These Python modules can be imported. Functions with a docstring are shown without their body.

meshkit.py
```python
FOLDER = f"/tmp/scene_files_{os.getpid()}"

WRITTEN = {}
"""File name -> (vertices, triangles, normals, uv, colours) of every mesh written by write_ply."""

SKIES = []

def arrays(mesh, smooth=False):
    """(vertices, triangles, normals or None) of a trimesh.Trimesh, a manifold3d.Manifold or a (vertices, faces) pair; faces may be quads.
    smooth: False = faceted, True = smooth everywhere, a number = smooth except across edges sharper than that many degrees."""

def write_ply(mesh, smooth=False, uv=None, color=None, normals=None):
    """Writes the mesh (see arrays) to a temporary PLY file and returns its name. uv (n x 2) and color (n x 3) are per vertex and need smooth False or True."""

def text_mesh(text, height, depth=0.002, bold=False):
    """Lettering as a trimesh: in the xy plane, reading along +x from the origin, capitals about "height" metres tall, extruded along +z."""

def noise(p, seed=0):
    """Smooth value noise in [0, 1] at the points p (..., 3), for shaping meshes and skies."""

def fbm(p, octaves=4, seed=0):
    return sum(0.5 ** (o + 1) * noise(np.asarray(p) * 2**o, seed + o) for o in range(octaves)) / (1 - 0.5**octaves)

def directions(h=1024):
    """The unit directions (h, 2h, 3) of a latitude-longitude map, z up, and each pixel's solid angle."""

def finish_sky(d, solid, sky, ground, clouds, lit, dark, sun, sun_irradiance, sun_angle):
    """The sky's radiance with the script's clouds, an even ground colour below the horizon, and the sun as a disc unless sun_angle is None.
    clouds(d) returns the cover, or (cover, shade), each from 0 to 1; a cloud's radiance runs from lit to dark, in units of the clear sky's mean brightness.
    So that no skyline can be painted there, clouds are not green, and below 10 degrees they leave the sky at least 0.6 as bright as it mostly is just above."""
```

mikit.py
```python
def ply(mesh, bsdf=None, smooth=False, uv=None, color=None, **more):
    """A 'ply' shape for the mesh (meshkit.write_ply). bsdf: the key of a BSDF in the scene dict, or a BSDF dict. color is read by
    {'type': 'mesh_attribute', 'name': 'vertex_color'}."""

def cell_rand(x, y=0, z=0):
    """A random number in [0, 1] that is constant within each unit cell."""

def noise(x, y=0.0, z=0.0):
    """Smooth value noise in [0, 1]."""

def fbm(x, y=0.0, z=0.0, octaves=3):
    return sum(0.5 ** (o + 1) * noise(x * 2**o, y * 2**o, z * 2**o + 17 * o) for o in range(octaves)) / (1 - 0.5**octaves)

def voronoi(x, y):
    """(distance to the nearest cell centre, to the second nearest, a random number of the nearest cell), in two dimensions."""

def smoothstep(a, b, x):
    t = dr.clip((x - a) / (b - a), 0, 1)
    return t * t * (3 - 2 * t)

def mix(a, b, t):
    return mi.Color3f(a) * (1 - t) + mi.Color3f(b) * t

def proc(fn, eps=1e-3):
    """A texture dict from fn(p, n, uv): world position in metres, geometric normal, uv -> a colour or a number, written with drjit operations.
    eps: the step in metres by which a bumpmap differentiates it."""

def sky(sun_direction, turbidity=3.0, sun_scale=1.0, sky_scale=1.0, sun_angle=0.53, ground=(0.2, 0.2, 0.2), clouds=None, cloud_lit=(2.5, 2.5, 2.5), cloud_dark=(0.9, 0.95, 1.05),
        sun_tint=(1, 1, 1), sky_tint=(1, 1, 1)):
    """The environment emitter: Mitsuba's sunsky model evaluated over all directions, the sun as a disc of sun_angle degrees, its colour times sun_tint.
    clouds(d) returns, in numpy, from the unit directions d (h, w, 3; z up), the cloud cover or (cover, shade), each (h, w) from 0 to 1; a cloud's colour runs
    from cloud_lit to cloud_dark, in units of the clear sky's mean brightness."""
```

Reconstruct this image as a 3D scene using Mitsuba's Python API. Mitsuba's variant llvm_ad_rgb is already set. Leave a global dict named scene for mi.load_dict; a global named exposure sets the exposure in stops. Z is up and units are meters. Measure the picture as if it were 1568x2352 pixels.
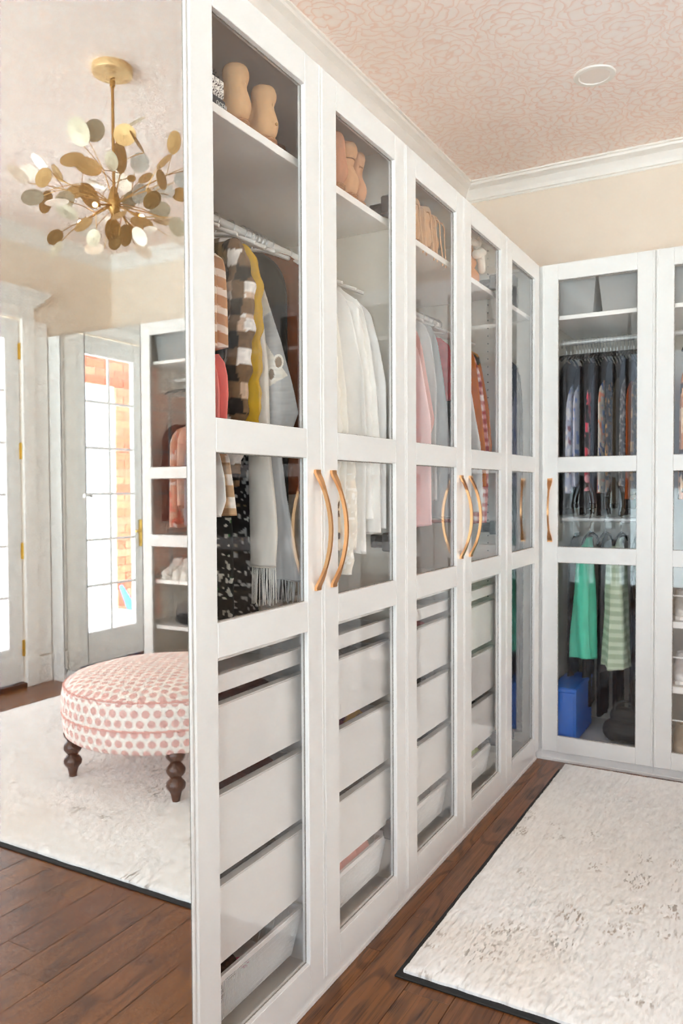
import math, random
import numpy as np, trimesh, manifold3d as m3
import drjit as dr, mitsuba as mi
import mikit, meshkit
from mikit import proc, noise, fbm, mix, smoothstep, cell_rand, ply

T = mi.ScalarTransform4f
scene, labels = {}, {}
# ---------------------------------------------------------------- camera, sky, exposure
CAM = np.array([1.00274, -1.19443, 1.28797])
yaw, pitch, roll, FPX = 0.51126682, 0.02756973, -0.00509437, 1805.2
Fw = np.array([-math.sin(yaw) * math.cos(pitch), math.cos(yaw) * math.cos(pitch), -math.sin(pitch)])
R0 = np.array([math.cos(yaw), math.sin(yaw), 0.0]); U0 = np.cross(R0, Fw)
Rt = R0 * math.cos(roll) + U0 * math.sin(roll); Up = np.cross(Rt, Fw)
scene['camera'] = {'type': 'thinlens', 'aperture_radius': 0.0022, 'focus_distance': 1.75, 'fov': math.degrees(2 * math.atan(784 / FPX)), 'fov_axis': 'x', 'near_clip': 0.02, 'far_clip': 200.0,
                   'to_world': T().look_at(origin=CAM.tolist(), target=(CAM + Fw).tolist(), up=Up.tolist())}
exposure = 1.12
scene['sky'] = mikit.sky((-0.03, 0.55, 0.83), turbidity=4.0, sun_scale=20.0, sky_scale=4.0, sun_tint=(0.68, 1.0, 1.42), ground=(0.6, 0.6, 0.58),
                         clouds=lambda d: (np.full(d.shape[:2], 0.96), 0.35 * meshkit.fbm(d * 2.5, 3)), cloud_lit=(2.2, 2.6, 3.05), cloud_dark=(1.5, 1.72, 2.0))
H = 3.01            # ceiling height
XL, XR, YF, YB = -0.60, 3.35, -3.2, 3.10
BK = 2.505          # front plane of the back row of wardrobes

# ---------------------------------------------------------------- helpers
def s2l(h):
    if isinstance(h, str):
        h = h.lstrip('#'); h = [int(h[i:i + 2], 16) / 255 for i in (0, 2, 4)]
    h = np.asarray(h, float)
    return [float(x) for x in np.where(h <= 0.04045, h / 12.92, ((h + 0.055) / 1.055) ** 2.4)]
def rgb(h): return {'type': 'rgb', 'value': [float(x) for x in s2l(h)]}
def two(b): return {'type': 'twosided', 'bsdf': b}
def P(c, rough=0.5, **k): return two({'type': 'principled', 'base_color': c if isinstance(c, dict) else rgb(c), 'roughness': rough, **k})
used = {}
def numbered(name):
    n = used.get(name, 0); used[name] = n + 1
    return name if n == 0 else f'{name}_{n:03d}'
def tag(key, label=None, cat=None, group=None, kind=None):
    d = {}
    if label: d['label'] = label
    if cat: d['category'] = cat
    if group: d['group'] = group
    if kind: d['kind'] = kind
    if d: labels[key] = {**labels.get(key, {}), **d}
def thing(name, label, cat, group=None):
    k = numbered(name); tag(k, label, cat, group); return k
def obj(name, mesh, m, parent=None, label=None, cat=None, group=None, kind=None, smooth=False, **kw):
    key = numbered((parent + '__' if parent else '') + name)
    scene[key] = mesh if isinstance(mesh, dict) else ply(mesh, m, smooth, **kw)
    tag(key, label, cat, group, kind)
    return key
def tm(v, f): return trimesh.Trimesh(np.asarray(v, float), np.asarray(f, int), process=False)
def cat_(ms): return trimesh.util.concatenate(ms)
def qbox(b):
    x0, x1, y0, y1, z0, z1 = b
    m = trimesh.creation.box(extents=(x1 - x0, y1 - y0, z1 - z0)); m.apply_translation(((x0 + x1) / 2, (y0 + y1) / 2, (z0 + z1) / 2)); return m
def cbox(b, c=0.002):
    x0, x1, y0, y1, z0, z1 = b
    c = min(c, (x1 - x0) / 2.2, (y1 - y0) / 2.2, (z1 - z0) / 2.2)
    pts = []
    for x, sx in ((x0, 1), (x1, -1)):
        for y, sy in ((y0, 1), (y1, -1)):
            for z, sz in ((z0, 1), (z1, -1)):
                pts += [(x, y + sy * c, z + sz * c), (x + sx * c, y, z + sz * c), (x + sx * c, y + sy * c, z)]
    return trimesh.convex.convex_hull(np.array(pts))
def tube(pts, r, n=8, cap=True):
    p = np.asarray(pts, float); r = np.broadcast_to(np.asarray(r, float), (len(p),))
    t = np.gradient(p, axis=0); t /= np.linalg.norm(t, axis=1, keepdims=True) + 1e-12
    a = np.cross(t[0], [0, 0, 1.0] if abs(t[0, 2]) < .9 else [1.0, 0, 0]); v = []
    for i in range(len(p)):
        a = a - t[i] * (a @ t[i]); a /= np.linalg.norm(a) + 1e-12
        b = np.cross(t[i], a); an = np.arange(n) * 2 * np.pi / n
        v.append(p[i] + r[i] * (np.cos(an)[:, None] * a + np.sin(an)[:, None] * b))
    v = np.vstack(v); f = []
    for i in range(len(p) - 1):
        for j in range(n):
            k = (j + 1) % n; f += [(i * n + j, i * n + k, (i + 1) * n + k), (i * n + j, (i + 1) * n + k, (i + 1) * n + j)]
    if cap:
        v = np.vstack([v, p[:1], p[-1:]]); e = len(v) - 2; l = (len(p) - 1) * n
        for j in range(n):
            k = (j + 1) % n; f += [(e, k, j), (e + 1, l + j, l + k)]
    return tm(v, f)
def lathe(prof, n=48):
    m = trimesh.creation.revolve(np.array(prof, float), sections=n); return m
def rotz(m, a):
    m = m.copy(); m.apply_transform(trimesh.transformations.rotation_matrix(a, (0, 0, 1))); return m
def moved(m, d): m = m.copy(); m.apply_translation(d); return m
def hullchain(bones, ref=0.008, it=8):
    """bones: pairs of ((x,y,z,r),(x,y,z,r)); one smooth solid"""
    def sp(q): return m3.Manifold.sphere(q[3], 24).translate(q[:3])
    man = m3.Manifold()
    for a, b in bones: man = man + m3.Manifold.batch_hull([sp(a), sp(b)])
    man = man.refine_to_length(ref); mm = man.to_mesh()
    t = trimesh.Trimesh(mm.vert_properties[:, :3], mm.tri_verts, process=True)
    trimesh.smoothing.filter_taubin(t, lamb=.5, nu=.53, iterations=it); return t
class Frame:
    """local (u forward, w along the run, z) -> world; kind 'run' faces +X, 'back' faces -Y"""
    def __init__(s, kind, w0): s.kind, s.w0 = kind, w0
    def v(s, a):
        a = np.asarray(a, float); u, w, z = a[..., 0], a[..., 1] + s.w0, a[..., 2]
        return np.stack([u, w, z], -1) if s.kind == 'run' else np.stack([w, BK - u, z], -1)
    def m(s, mesh):
        m = mesh.copy(); m.vertices = s.v(m.vertices); return m

# ---------------------------------------------------------------- materials
scene['m_white'] = P('#dfdcd7', 0.32, specular=0.5)
scene['m_white_in'] = P('#ece8e1', 0.45, specular=0.4)
scene['m_carcass_shaded'] = P('#cfc6b9', 0.5, specular=0.4)  # white panels toned down: the cabinet's inner shade is put into their colour
scene['m_trim'] = P('#efebe5', 0.4)
scene['m_wall'] = P('#e4d6c6', 0.85, specular=0.2)
scene['m_door'] = P('#e9e7e3', 0.35)
scene['m_glass'] = {'type': 'thindielectric', 'int_ior': 1.38}
scene['m_mirror'] = {'type': 'twosided', 'bsdf': {'type': 'conductor', 'material': 'none', 'specular_reflectance': {'type': 'rgb', 'value': [0.93, 0.94, 0.93]}}}
scene['m_brass'] = P('#e0a673', 0.24, metallic=1.0, specular=0.5)
scene['m_brass_door'] = P('#c9a350', 0.3, metallic=0.9)
scene['m_gold'] = P('#b78d56', 0.36, metallic=0.85)
scene['m_canopy'] = P('#d9b684', 0.5, metallic=0.5)
scene['m_leaf0'] = P('#b08c5c', 0.45, metallic=0.6)  # one brass: daylight and reflections on the leaves put into four colour tones
scene['m_leaf1'] = P('#c0b49c', 0.45, metallic=0.55)
scene['m_leaf2'] = P('#d3d0c9', 0.45, metallic=0.5)
scene['m_leaf3'] = P('#f5ecde', 0.4, metallic=0.4)
scene['m_dark'] = P('#2a2420', 0.5)
scene['m_black'] = P('#100f0f', 0.7)
scene['m_gasket'] = P('#7a736b', 0.6)
scene['m_steel'] = P('#d9d8d6', 0.25, metallic=1.0)
scene['m_rod'] = P('#f2efe9', 0.3)
scene['m_alu'] = P('#c9c6c0', 0.4, metallic=0.2)
scene['m_plastic'] = {'type': 'principledthin', 'base_color': rgb('#c9c7c3'), 'roughness': 0.5, 'diff_trans': 0.7, 'spec_trans': 0.15}
scene['m_fab'] = P({'type': 'mesh_attribute', 'name': 'vertex_color'}, 0.9, specular=0.15, sheen=0.3)
scene['m_shiny'] = P({'type': 'mesh_attribute', 'name': 'vertex_color'}, 0.45, specular=0.4)
scene['m_concrete'] = P('#e2dfd9', 0.9)
scene['m_pot'] = P('#f1ece4', 0.6)
scene['m_blue'] = P('#2f66b8', 0.5)
scene['m_redwood'] = P('#b5654a', 0.7)
scene['m_mortar'] = P('#dccabc', 0.9)
for i, c in enumerate(('#c9694e', '#bd5c45', '#d27d60', '#c4745c')): scene[f'm_brick{i}'] = P(c, 0.9)
scene['m_bulb'] = {'type': 'roughplastic', 'diffuse_reflectance': rgb('#ffdcb0')}
scene['m_lens'] = P('#efe6df', 0.5)

def roses(p, n, uv):
    S = 0.31
    x = (p.x + .035 * (noise(p.x * 22, p.y * 22) - .5) + .008 * (noise(p.x * 60, p.y * 60) - .5)) / S
    y = (p.y + .035 * (noise(p.x * 22 + 40, p.y * 22) - .5) + .008 * (noise(p.x * 60 + 9, p.y * 60) - .5)) / S
    best = mi.Float(9.0); bx = mi.Float(0.0); by = mi.Float(0.0); br = mi.Float(0.0)
    for a in (-1, 0, 1):
        for b in (-1, 0, 1):
            cx, cy = dr.floor(x) + a, dr.floor(y) + b
            ox = cx + 0.2 + 0.6 * cell_rand(cx, cy, 1) - x; oy = cy + 0.2 + 0.6 * cell_rand(cx, cy, 2) - y
            d = dr.sqrt(ox * ox + oy * oy); near = d < best
            bx = dr.select(near, ox, bx); by = dr.select(near, oy, by); br = dr.select(near, cell_rand(cx, cy, 3), br); best = dr.minimum(best, d)
    ang = dr.atan2(by, bx)
    covered, line, depth = mi.Float(0.0), mi.Float(0.0), mi.Float(0.0)
    wob = 1 + 0.30 * (noise(p.x * 26, p.y * 26, 3.0) - 0.5)
    for k in range(8):
        if k == 0: pd, rho = best, 0.05
        else:
            n_ = 3 + 2 * k; st = 2 * math.pi / n_; rk = 0.045 + 0.082 * k; rho = rk * math.sin(math.pi / n_) * 1.30
            a = ang + br * 6.28 + k * 2.4; da = a - dr.floor(a / st + 0.5) * st
            pd = dr.sqrt(dr.maximum(best * best + rk * rk - 2 * best * rk * dr.cos(da), 0.0))
        e = rho * wob - pd
        first = (e > 0) & (covered < 0.5)
        line = dr.select(first, 1 - smoothstep(0.004, 0.036, e), line)
        depth = dr.select(first, dr.clip(e / rho, 0, 1), depth)
        covered = dr.select(e > 0, 1.0, covered)
    soft = fbm(p.x * 3.1, p.y * 3.1)
    col = mix(s2l('#f7e9e2'), s2l('#faf3ef'), 0.6 * depth + 0.25 * soft)
    return mix(col, s2l('#e8bdaa'), line * (0.26 + 0.28 * soft))
scene['m_ceiling'] = two({'type': 'diffuse', 'reflectance': proc(roses)})

def oak(p, n, uv):
    # uv holds two random numbers that are constant over a plank
    o1, o2 = uv.x * 57.0, uv.y * 91.0
    x = (p.x + (noise(p.y * 1.7 + o1, o2) - 0.5) * 0.05) * 1.0
    xx = p.x * 16 + o1; yy = p.y * 1.25 + o2
    w = fbm(xx * 0.45, yy * 0.9, 0.0, 3)
    ring = dr.sin(w * 58 + xx * 0.4)
    cath = smoothstep(0.25, 1.0, ring)
    pores = smoothstep(0.60, 0.80, noise(p.x * 420 + o2, p.y * 14 + o1))
    fine = noise(p.x * 150 + o1, p.y * 3.0 + o2)
    tone = uv.x
    base = mix(s2l('#542f15'), s2l('#784a20'), 0.55 * tone + 0.45 * fbm(xx * .3, yy * .6 + 9.0))
    base = mix(base, s2l('#6b4028'), 0.35 * uv.y)
    base = base * (0.80 + 0.38 * fine)
    c = mix(base, s2l('#341b0d'), 0.72 * cath * (0.35 + 0.65 * fine) + 0.40 * pores)
    knot = smoothstep(0.80, 0.9, noise(p.x * 9 + o2, p.y * 3 + o1))
    return mix(c, s2l('#2a150a'), 0.35 * knot)
scene['m_oak'] = two({'type': 'principled', 'base_color': proc(oak), 'roughness': 0.30, 'specular': 0.5, 'clearcoat': 0.2, 'clearcoat_gloss': 0.7})
scene['m_underfloor'] = P('#2b1a10', 0.8)

def rugc(p, n, uv):
    x, y = p.x, p.y
    rib = noise(x * 160, y * 30)
    sx = 0.5 * noise(x * 260 + 5, y * 90 + 3) + 0.5 * noise(x * 150 + 15, y * 45 + 3)
    med = fbm(x * 6.0, y * 6.0, 2.0, 3)
    orn = dr.abs(dr.sin(x * 22 + 3 * fbm(x * 5, y * 5)) * dr.sin(y * 19 + 3 * fbm(x * 5 + 8, y * 5)))
    bx = dr.minimum(dr.abs(x - 0.40), dr.abs(y - 0.92))
    border = 1 - smoothstep(0.015, 0.05, bx)
    dens = smoothstep(0.48, 0.66, med) * smoothstep(0.35, 0.75, orn) + 0.35 * border * smoothstep(0.4, 0.6, med)
    dens = dens * smoothstep(2.45, 1.3, y) * smoothstep(2.2, 1.2, x)
    fleck = smoothstep(0.50, 0.78, sx) * (0.10 + 0.62 * dens)
    warm = fbm(x * 2.3 + 4, y * 2.3)
    base = mix(s2l('#fbf9f6'), s2l('#f7f1ea'), smoothstep(0.35, 0.7, warm) * smoothstep(2.6, 1.0, y) * smoothstep(2.6, .9, x))
    base = base * (0.90 + 0.10 * rib + 0.05 * noise(x * 210, y * 12))
    fl = mix(s2l('#a08a74'), s2l('#857d72'), noise(x * 15, y * 15))
    return mix(base, fl, fleck)
def rugh(p, n, uv): return 0.004 * noise(p.x * 150, p.y * 55) + 0.003 * noise(p.x * 170, p.y * 14)
scene['m_rug'] = two({'type': 'bumpmap', 'bsdf': {'type': 'diffuse', 'reflectance': proc(rugc)}, 'map': proc(rugh, 2e-3), 'scale': 1.0})

OC, OR = np.array([1.45, 1.55]), 0.467
def dotsc(p, n, uv):
    S = 0.046
    x, y = p.x - 1.45, p.y - 1.55
    top = n.z > 0.75
    th = dr.atan2(y, x)
    a = dr.select(top, x, th * 0.46) / S
    b = dr.select(top, y, p.z) / (S * 0.9)
    row = dr.floor(b)
    a = a + 0.5 * (row - 2 * dr.floor(row / 2))
    fx, fy = a - dr.floor(a) - 0.5, (b - row - 0.5) * 0.9
    d = dr.sqrt(fx * fx + fy * fy)
    m = 1 - smoothstep(0.335, 0.375, d)
    vel = fbm(p.x * 40, p.y * 40, p.z * 40)
    pk = mix(s2l('#d6a198'), s2l('#e2b9b0'), vel)
    return mix(s2l('#efe8de'), pk, m)
scene['m_ottoman'] = P(proc(dotsc), 0.7, sheen=1.0, specular=0.3)
scene['m_piping'] = P('#d9a196', 0.8)
def walnut(p, n, uv):
    g = fbm(p.x * 60, p.y * 60, p.z * 9)
    return mix(s2l('#2c150b'), s2l('#5a3015'), g)
scene['m_walnut'] = P(proc(walnut), 0.25, specular=0.6, clearcoat=0.5)

# ---------------------------------------------------------------- the setting
K = 'structure'
DZ = 2.42; DY0, DYM, DY1 = 0.93, 1.61, 2.285      # french door pair in the right wall
obj('floor', qbox((XL - .3, XR + .12, YF - .1, YB + .1, -0.12, -0.016)), 'm_underfloor', label='brown oak plank floor of the dressing room', kind=K)
rng = random.Random(4)
PW = 0.127
row = 0; x = XL
while x < XR - 0.01:
    x1 = min(x + PW, XR); y = YF - rng.random() * 1.2
    while y < BK + 0.02:
        L = rng.choice((0.6, 0.9, 1.1, 1.4, 1.7)); ya, yb = max(y, YF), min(y + L, BK + 0.03)
        if yb - ya > 0.05:
            m = cbox((x + .0005, x1 - .0005, ya + .0005, yb - .0005, -0.016, 0.0), 0.0012)
            a, b = rng.random(), rng.random()
            obj('plank', m, 'm_oak', 'floor', uv=np.tile([[a, b]], (len(m.vertices), 1)))
        y += L
    x = x1
obj('ceiling', qbox((XL - .1, XR + .1, YF - .1, YB + .1, H, H + .08)), 'm_ceiling', label='ceiling papered with a pale pink rose outline pattern', kind=K)
obj('wall_left', qbox((XL - .12, XL, YF - .1, YB + .1, 0, H)), 'm_wall', label='beige wall behind the white wardrobe run', kind=K)
obj('wall_back', qbox((XL - .12, XR + .12, YB, YB + .12, 0, H)), 'm_wall', label='beige wall above the back row of wardrobes', kind=K)
WN = (-3.0, -1.9, 0.25, 2.75)      # added unseen opening in the right wall, sized to balance the room light
W2 = (-0.3, 3.2, 0.15, 2.85)         # unseen opening added behind the camera to bring in fill daylight
ys = [YF - .1, WN[0], WN[1], DY0, DY1, YB + .1]
parts = [qbox((XR, XR + .12, ys[0], ys[1], 0, H)), qbox((XR, XR + .12, ys[2], ys[3], 0, H)), qbox((XR, XR + .12, ys[4], ys[5], 0, H)),
         qbox((XR, XR + .12, ys[1], ys[2], 0, WN[2])), qbox((XR, XR + .12, ys[1], ys[2], WN[3], H)), qbox((XR, XR + .12, ys[3], ys[4], DZ, H))]
obj('wall_right', cat_(parts), 'm_wall', label='beige wall around the french doors', kind=K)
obj('wall_front', cat_([qbox((XL - .12, W2[0], YF - .12, YF, 0, H)), qbox((W2[1], XR + .12, YF - .12, YF, 0, H)), qbox((W2[0], W2[1], YF - .12, YF, 0, W2[2])),
                        qbox((W2[0], W2[1], YF - .12, YF, W2[3], H))]), 'm_trim', label='white wall behind the viewer', kind=K)
def fill_window(n, box, axis):
    a0, a1, z0, z1 = box; ms, panes = [], []
    def bx(a, b, c, d, e): return qbox((XR + .03, XR + .09, a, b, c, d)) if axis == 'x' else qbox((a, b, YF - .09, YF - .03, c, d))
    for a in np.linspace(a0, a1, 4): ms.append(bx(max(a - .03, a0), min(a + .03, a1), z0, z1, 0))
    for z in (z0, (z0 + z1) / 2, z1): ms.append(bx(a0, a1, max(z - .03, z0), min(z + .03, z1), 0))
    obj(f'fill_window_{n}', cat_(ms), 'm_trim', label='white framed opening added unseen behind the viewer to fill with daylight', kind=K)
fill_window(1, WN, 'x'); fill_window(2, W2, 'y')
# crown moulding swept round the room
prof = [(0, .10), (.006, .10), (.010, .092), (.018, .088), (.026, .070), (.044, .040), (.060, .026), (.066, .022), (.070, .012), (.078, .008), (.078, 0), (0, 0)]
V, Fc = [], []
for d, z in prof: V += [(XL + d, YF + d, H - z), (XR - d, YF + d, H - z), (XR - d, YB - d, H - z), (XL + d, YB - d, H - z)]
for i in range(len(prof)):
    j = (i + 1) % len(prof)
    for k in range(4):
        l = (k + 1) % 4; Fc += [(i * 4 + k, i * 4 + l, j * 4 + l), (i * 4 + k, j * 4 + l, j * 4 + k)]
obj('trim_1', tm(V, Fc), 'm_trim', label='cream crown moulding between ceiling and walls', kind=K)
# door casing with a crowned header, baseboard beside it
cs = [cbox((XR - .022, XR, DY1, DY1 + .10, 0.19, DZ), .004), cbox((XR - .026, XR, DY1, DY1 + .10, 0, 0.19), .004), cbox((XR - .012, XR, DY1 + .10, BK - .01, 0.19, DZ), .003), cbox((XR - .018, XR, DY1 + .10, BK - .01, 0, 0.18), .004),
      cbox((XR - .022, XR, DY0 - .10, DY0, 0.19, DZ), .004), cbox((XR - .026, XR, DY0 - .10, DY0, 0, 0.19), .004)]
for d, z0, z1 in ((.028, DZ, DZ + .012), (.020, DZ + .012, DZ + .085), (.034, DZ + .085, DZ + .098), (.050, DZ + .098, DZ + .118), (.070, DZ + .118, DZ + .15), (.090, DZ + .15, DZ + .166), (.098, DZ + .166, DZ + .186)):
    cs.append(cbox((XR - d, XR, DY0 - .10 - d + .02, min(DY1 + .08 + d, 2.60), z0, z1), .004))
obj('trim_2', cat_(cs), 'm_trim', label='white door casing with a moulded header over the french doors', kind=K)
obj('baseboard_right', cbox((XR - .018, XR, YF, DY0 - .10, 0, .18), .004), 'm_trim', label='white baseboard below the beige wall', kind=K)
# french doors: frame, twelve panes each, brass hinges and handle
def french_door(n, y0, y1, hinge_at, handle_at, label):
    X0, X1 = XR + .008, XR + .052; yl, yr = y0 + .004, y1 - .004; z0, z1 = .035, DZ - .01
    gy0, gy1, gz0, gz1 = y0 + .085, y1 - .112, .265, 2.277
    if hinge_at < (y0 + y1) / 2: gy0, gy1 = y0 + .112, y1 - .085
    ms = [cbox((X0, X1, yl, gy0, z0, z1)), cbox((X0, X1, gy1, yr, z0, z1)), cbox((X0, X1, gy0, gy1, z0, gz0)), cbox((X0, X1, gy0, gy1, gz1, z1))]
    ym = (gy0 + gy1) / 2; zs = np.linspace(gz0, gz1, 7)
    ms.append(cbox((X0 + .012, X1 - .012, ym - .009, ym + .009, gz0, gz1)))
    for z in zs[1:-1]: ms.append(cbox((X0 + .012, X1 - .012, gy0, gy1, z - .009, z + .009)))
    k = obj(f'door_{n}', cat_(ms), 'm_door', label=label, kind=K)
    xg = (X0 + X1) / 2
    for i in range(6):
        for a, b in ((gy0, ym), (ym, gy1)):
            obj('pane', tm([(xg, a, zs[i]), (xg, b, zs[i]), (xg, b, zs[i + 1]), (xg, a, zs[i + 1])], [[0, 1, 2], [0, 2, 3]]), 'm_glass', k)
    for z in (2.207, 1.556, .899, .259):
        obj('hinge', cat_([cbox((X0 - .004, X0 + .006, hinge_at - .016, hinge_at + .016, z - .052, z + .052), .001), tube([(X0 - .008, hinge_at, z - .055), (X0 - .008, hinge_at, z + .055)], .007, 8)]), 'm_brass_door', k)
    if handle_at is not None:
        h = [cbox((X0 - .008, X0, handle_at - .016, handle_at + .016, .86, 1.07), .003), tube([(X0, handle_at, .985), (X0 - .045, handle_at, .985), (X0 - .05, handle_at + .02, .985), (X0 - .05, handle_at + .10, .982)], .008, 8),
             tube([(X0 - .018, handle_at, .90), (X0, handle_at, .90)], .012, 10)]
        obj('handle', cat_(h), 'm_brass_door', k)
french_door(1, DYM, DY1, DY1 + .002, DYM + .03, 'white french door with twelve panes and brass hinges beside the mirrored wardrobe')
french_door(2, DY0, DYM, DY0 - .002, None, 'second white french door with twelve panes further from the wardrobes')
obj('threshold', qbox((XR - .02, XR + .12, DY0, DY1, -.016, .03)), 'm_walnut', 'door_1')

# ---------------------------------------------------------------- wardrobes
ZB, ZT = .048, 2.334
ZP = [(1.437, 2.258), (1.018, 1.367), (.123, .945)]
ST = .0755
def handle_mesh():
    n, L = 41, .149; pts = np.linspace(-L, L, n); v, f = [], []
    for z in pts:
        t = abs(z) / L; e = smooth01((t - .60) / .30)
        bow = .038 * math.cos(min(t / .93, 1) * math.pi / 2) ** .8 if t < .93 else 0.0
        hw = .0038 + (.0110 - .0038) * e; th = .0046 - .0010 * e
        u = .0035 + bow
        for a, b in ((-1, -1), (1, -1), (1, 1), (-1, 1)):
            v.append((u + b * th * (1 if b > 0 else 1), a * hw, z))
    for i in range(n - 1):
        for j in range(4):
            k = (j + 1) % 4; f += [(i * 4 + j, i * 4 + k, i * 4 + 4 + k), (i * 4 + j, i * 4 + 4 + k, i * 4 + 4 + j)]
    f += [(0, 2, 1), (0, 3, 2), ((n - 1) * 4, (n - 1) * 4 + 1, (n - 1) * 4 + 2), ((n - 1) * 4, (n - 1) * 4 + 2, (n - 1) * 4 + 3)]
    return tm(v, f)
def smooth01(t): t = min(max(t, 0), 1); return t * t * (3 - 2 * t)
HANDLE = handle_mesh()
def glass_door(root, fr, w0, handle=None, hinge=None, width=.5):
    a, b = w0 + .0015, w0 + width - .0015
    ms = [cbox((-.022, 0, a, w0 + ST, ZB, ZT), .0016), cbox((-.022, 0, w0 + width - ST, b, ZB, ZT), .0016)]
    zz = [(ZP[0][1], ZT), (ZP[1][1], ZP[0][0]), (ZP[2][1], ZP[1][0]), (ZB, ZP[2][0])]
    for z0, z1 in zz: ms.append(cbox((-.022, 0, w0 + ST, w0 + width - ST, z0, z1), .0012))
    # rounded outer edges
    for w in (a, b): ms.append(tube([(-.006, w + (.006 if w == a else -.006), ZB + .002), (-.006, w + (.006 if w == a else -.006), ZT - .002)], .0075, 10))
    k = obj('door', fr.m(cat_(ms)), 'm_white', root)
    g, p0, p1 = [], w0 + ST, w0 + width - ST
    for z0, z1 in ZP:
        obj('pane', tm(fr.v([(-.013, p0 - .004, z0 - .004), (-.013, p1 + .004, z0 - .004), (-.013, p1 + .004, z1 + .004), (-.013, p0 - .004, z1 + .004)]), [[0, 1, 2], [0, 2, 3]]), 'm_glass', k)
        t = .0020
        g += [qbox((-.0128, -.0110, p0, p0 + t, z0, z1)), qbox((-.0128, -.0110, p1 - t, p1, z0, z1)), qbox((-.0128, -.0110, p0, p1, z0, z0 + t)), qbox((-.0128, -.0110, p0, p1, z1 - t, z1))]
    obj('gasket', fr.m(cat_(g)), 'm_gasket', k)
    if handle is not None: obj('handle', fr.m(moved(HANDLE, (0, handle, 1.19))), 'm_brass', k, smooth=30, label='arched rose gold pull handle')
    if hinge is not None:
        s = 1 if hinge > w0 + width / 2 else -1
        for z in (2.14, 1.13, .25):
            h = [cbox((-.055, -.024, min(hinge, hinge - s * .045), max(hinge, hinge - s * .045), z - .028, z + .028), .004), tube([(-.05, hinge - s * .02, z), (-.085, hinge - s * .004, z)], .016, 10), cbox((-.11, -.05, min(hinge, hinge - s * .012), max(hinge, hinge - s * .012), z - .02, z + .02), .003)]
            obj('hinge', fr.m(cat_(h)), 'm_dark', k)
    return k
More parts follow.
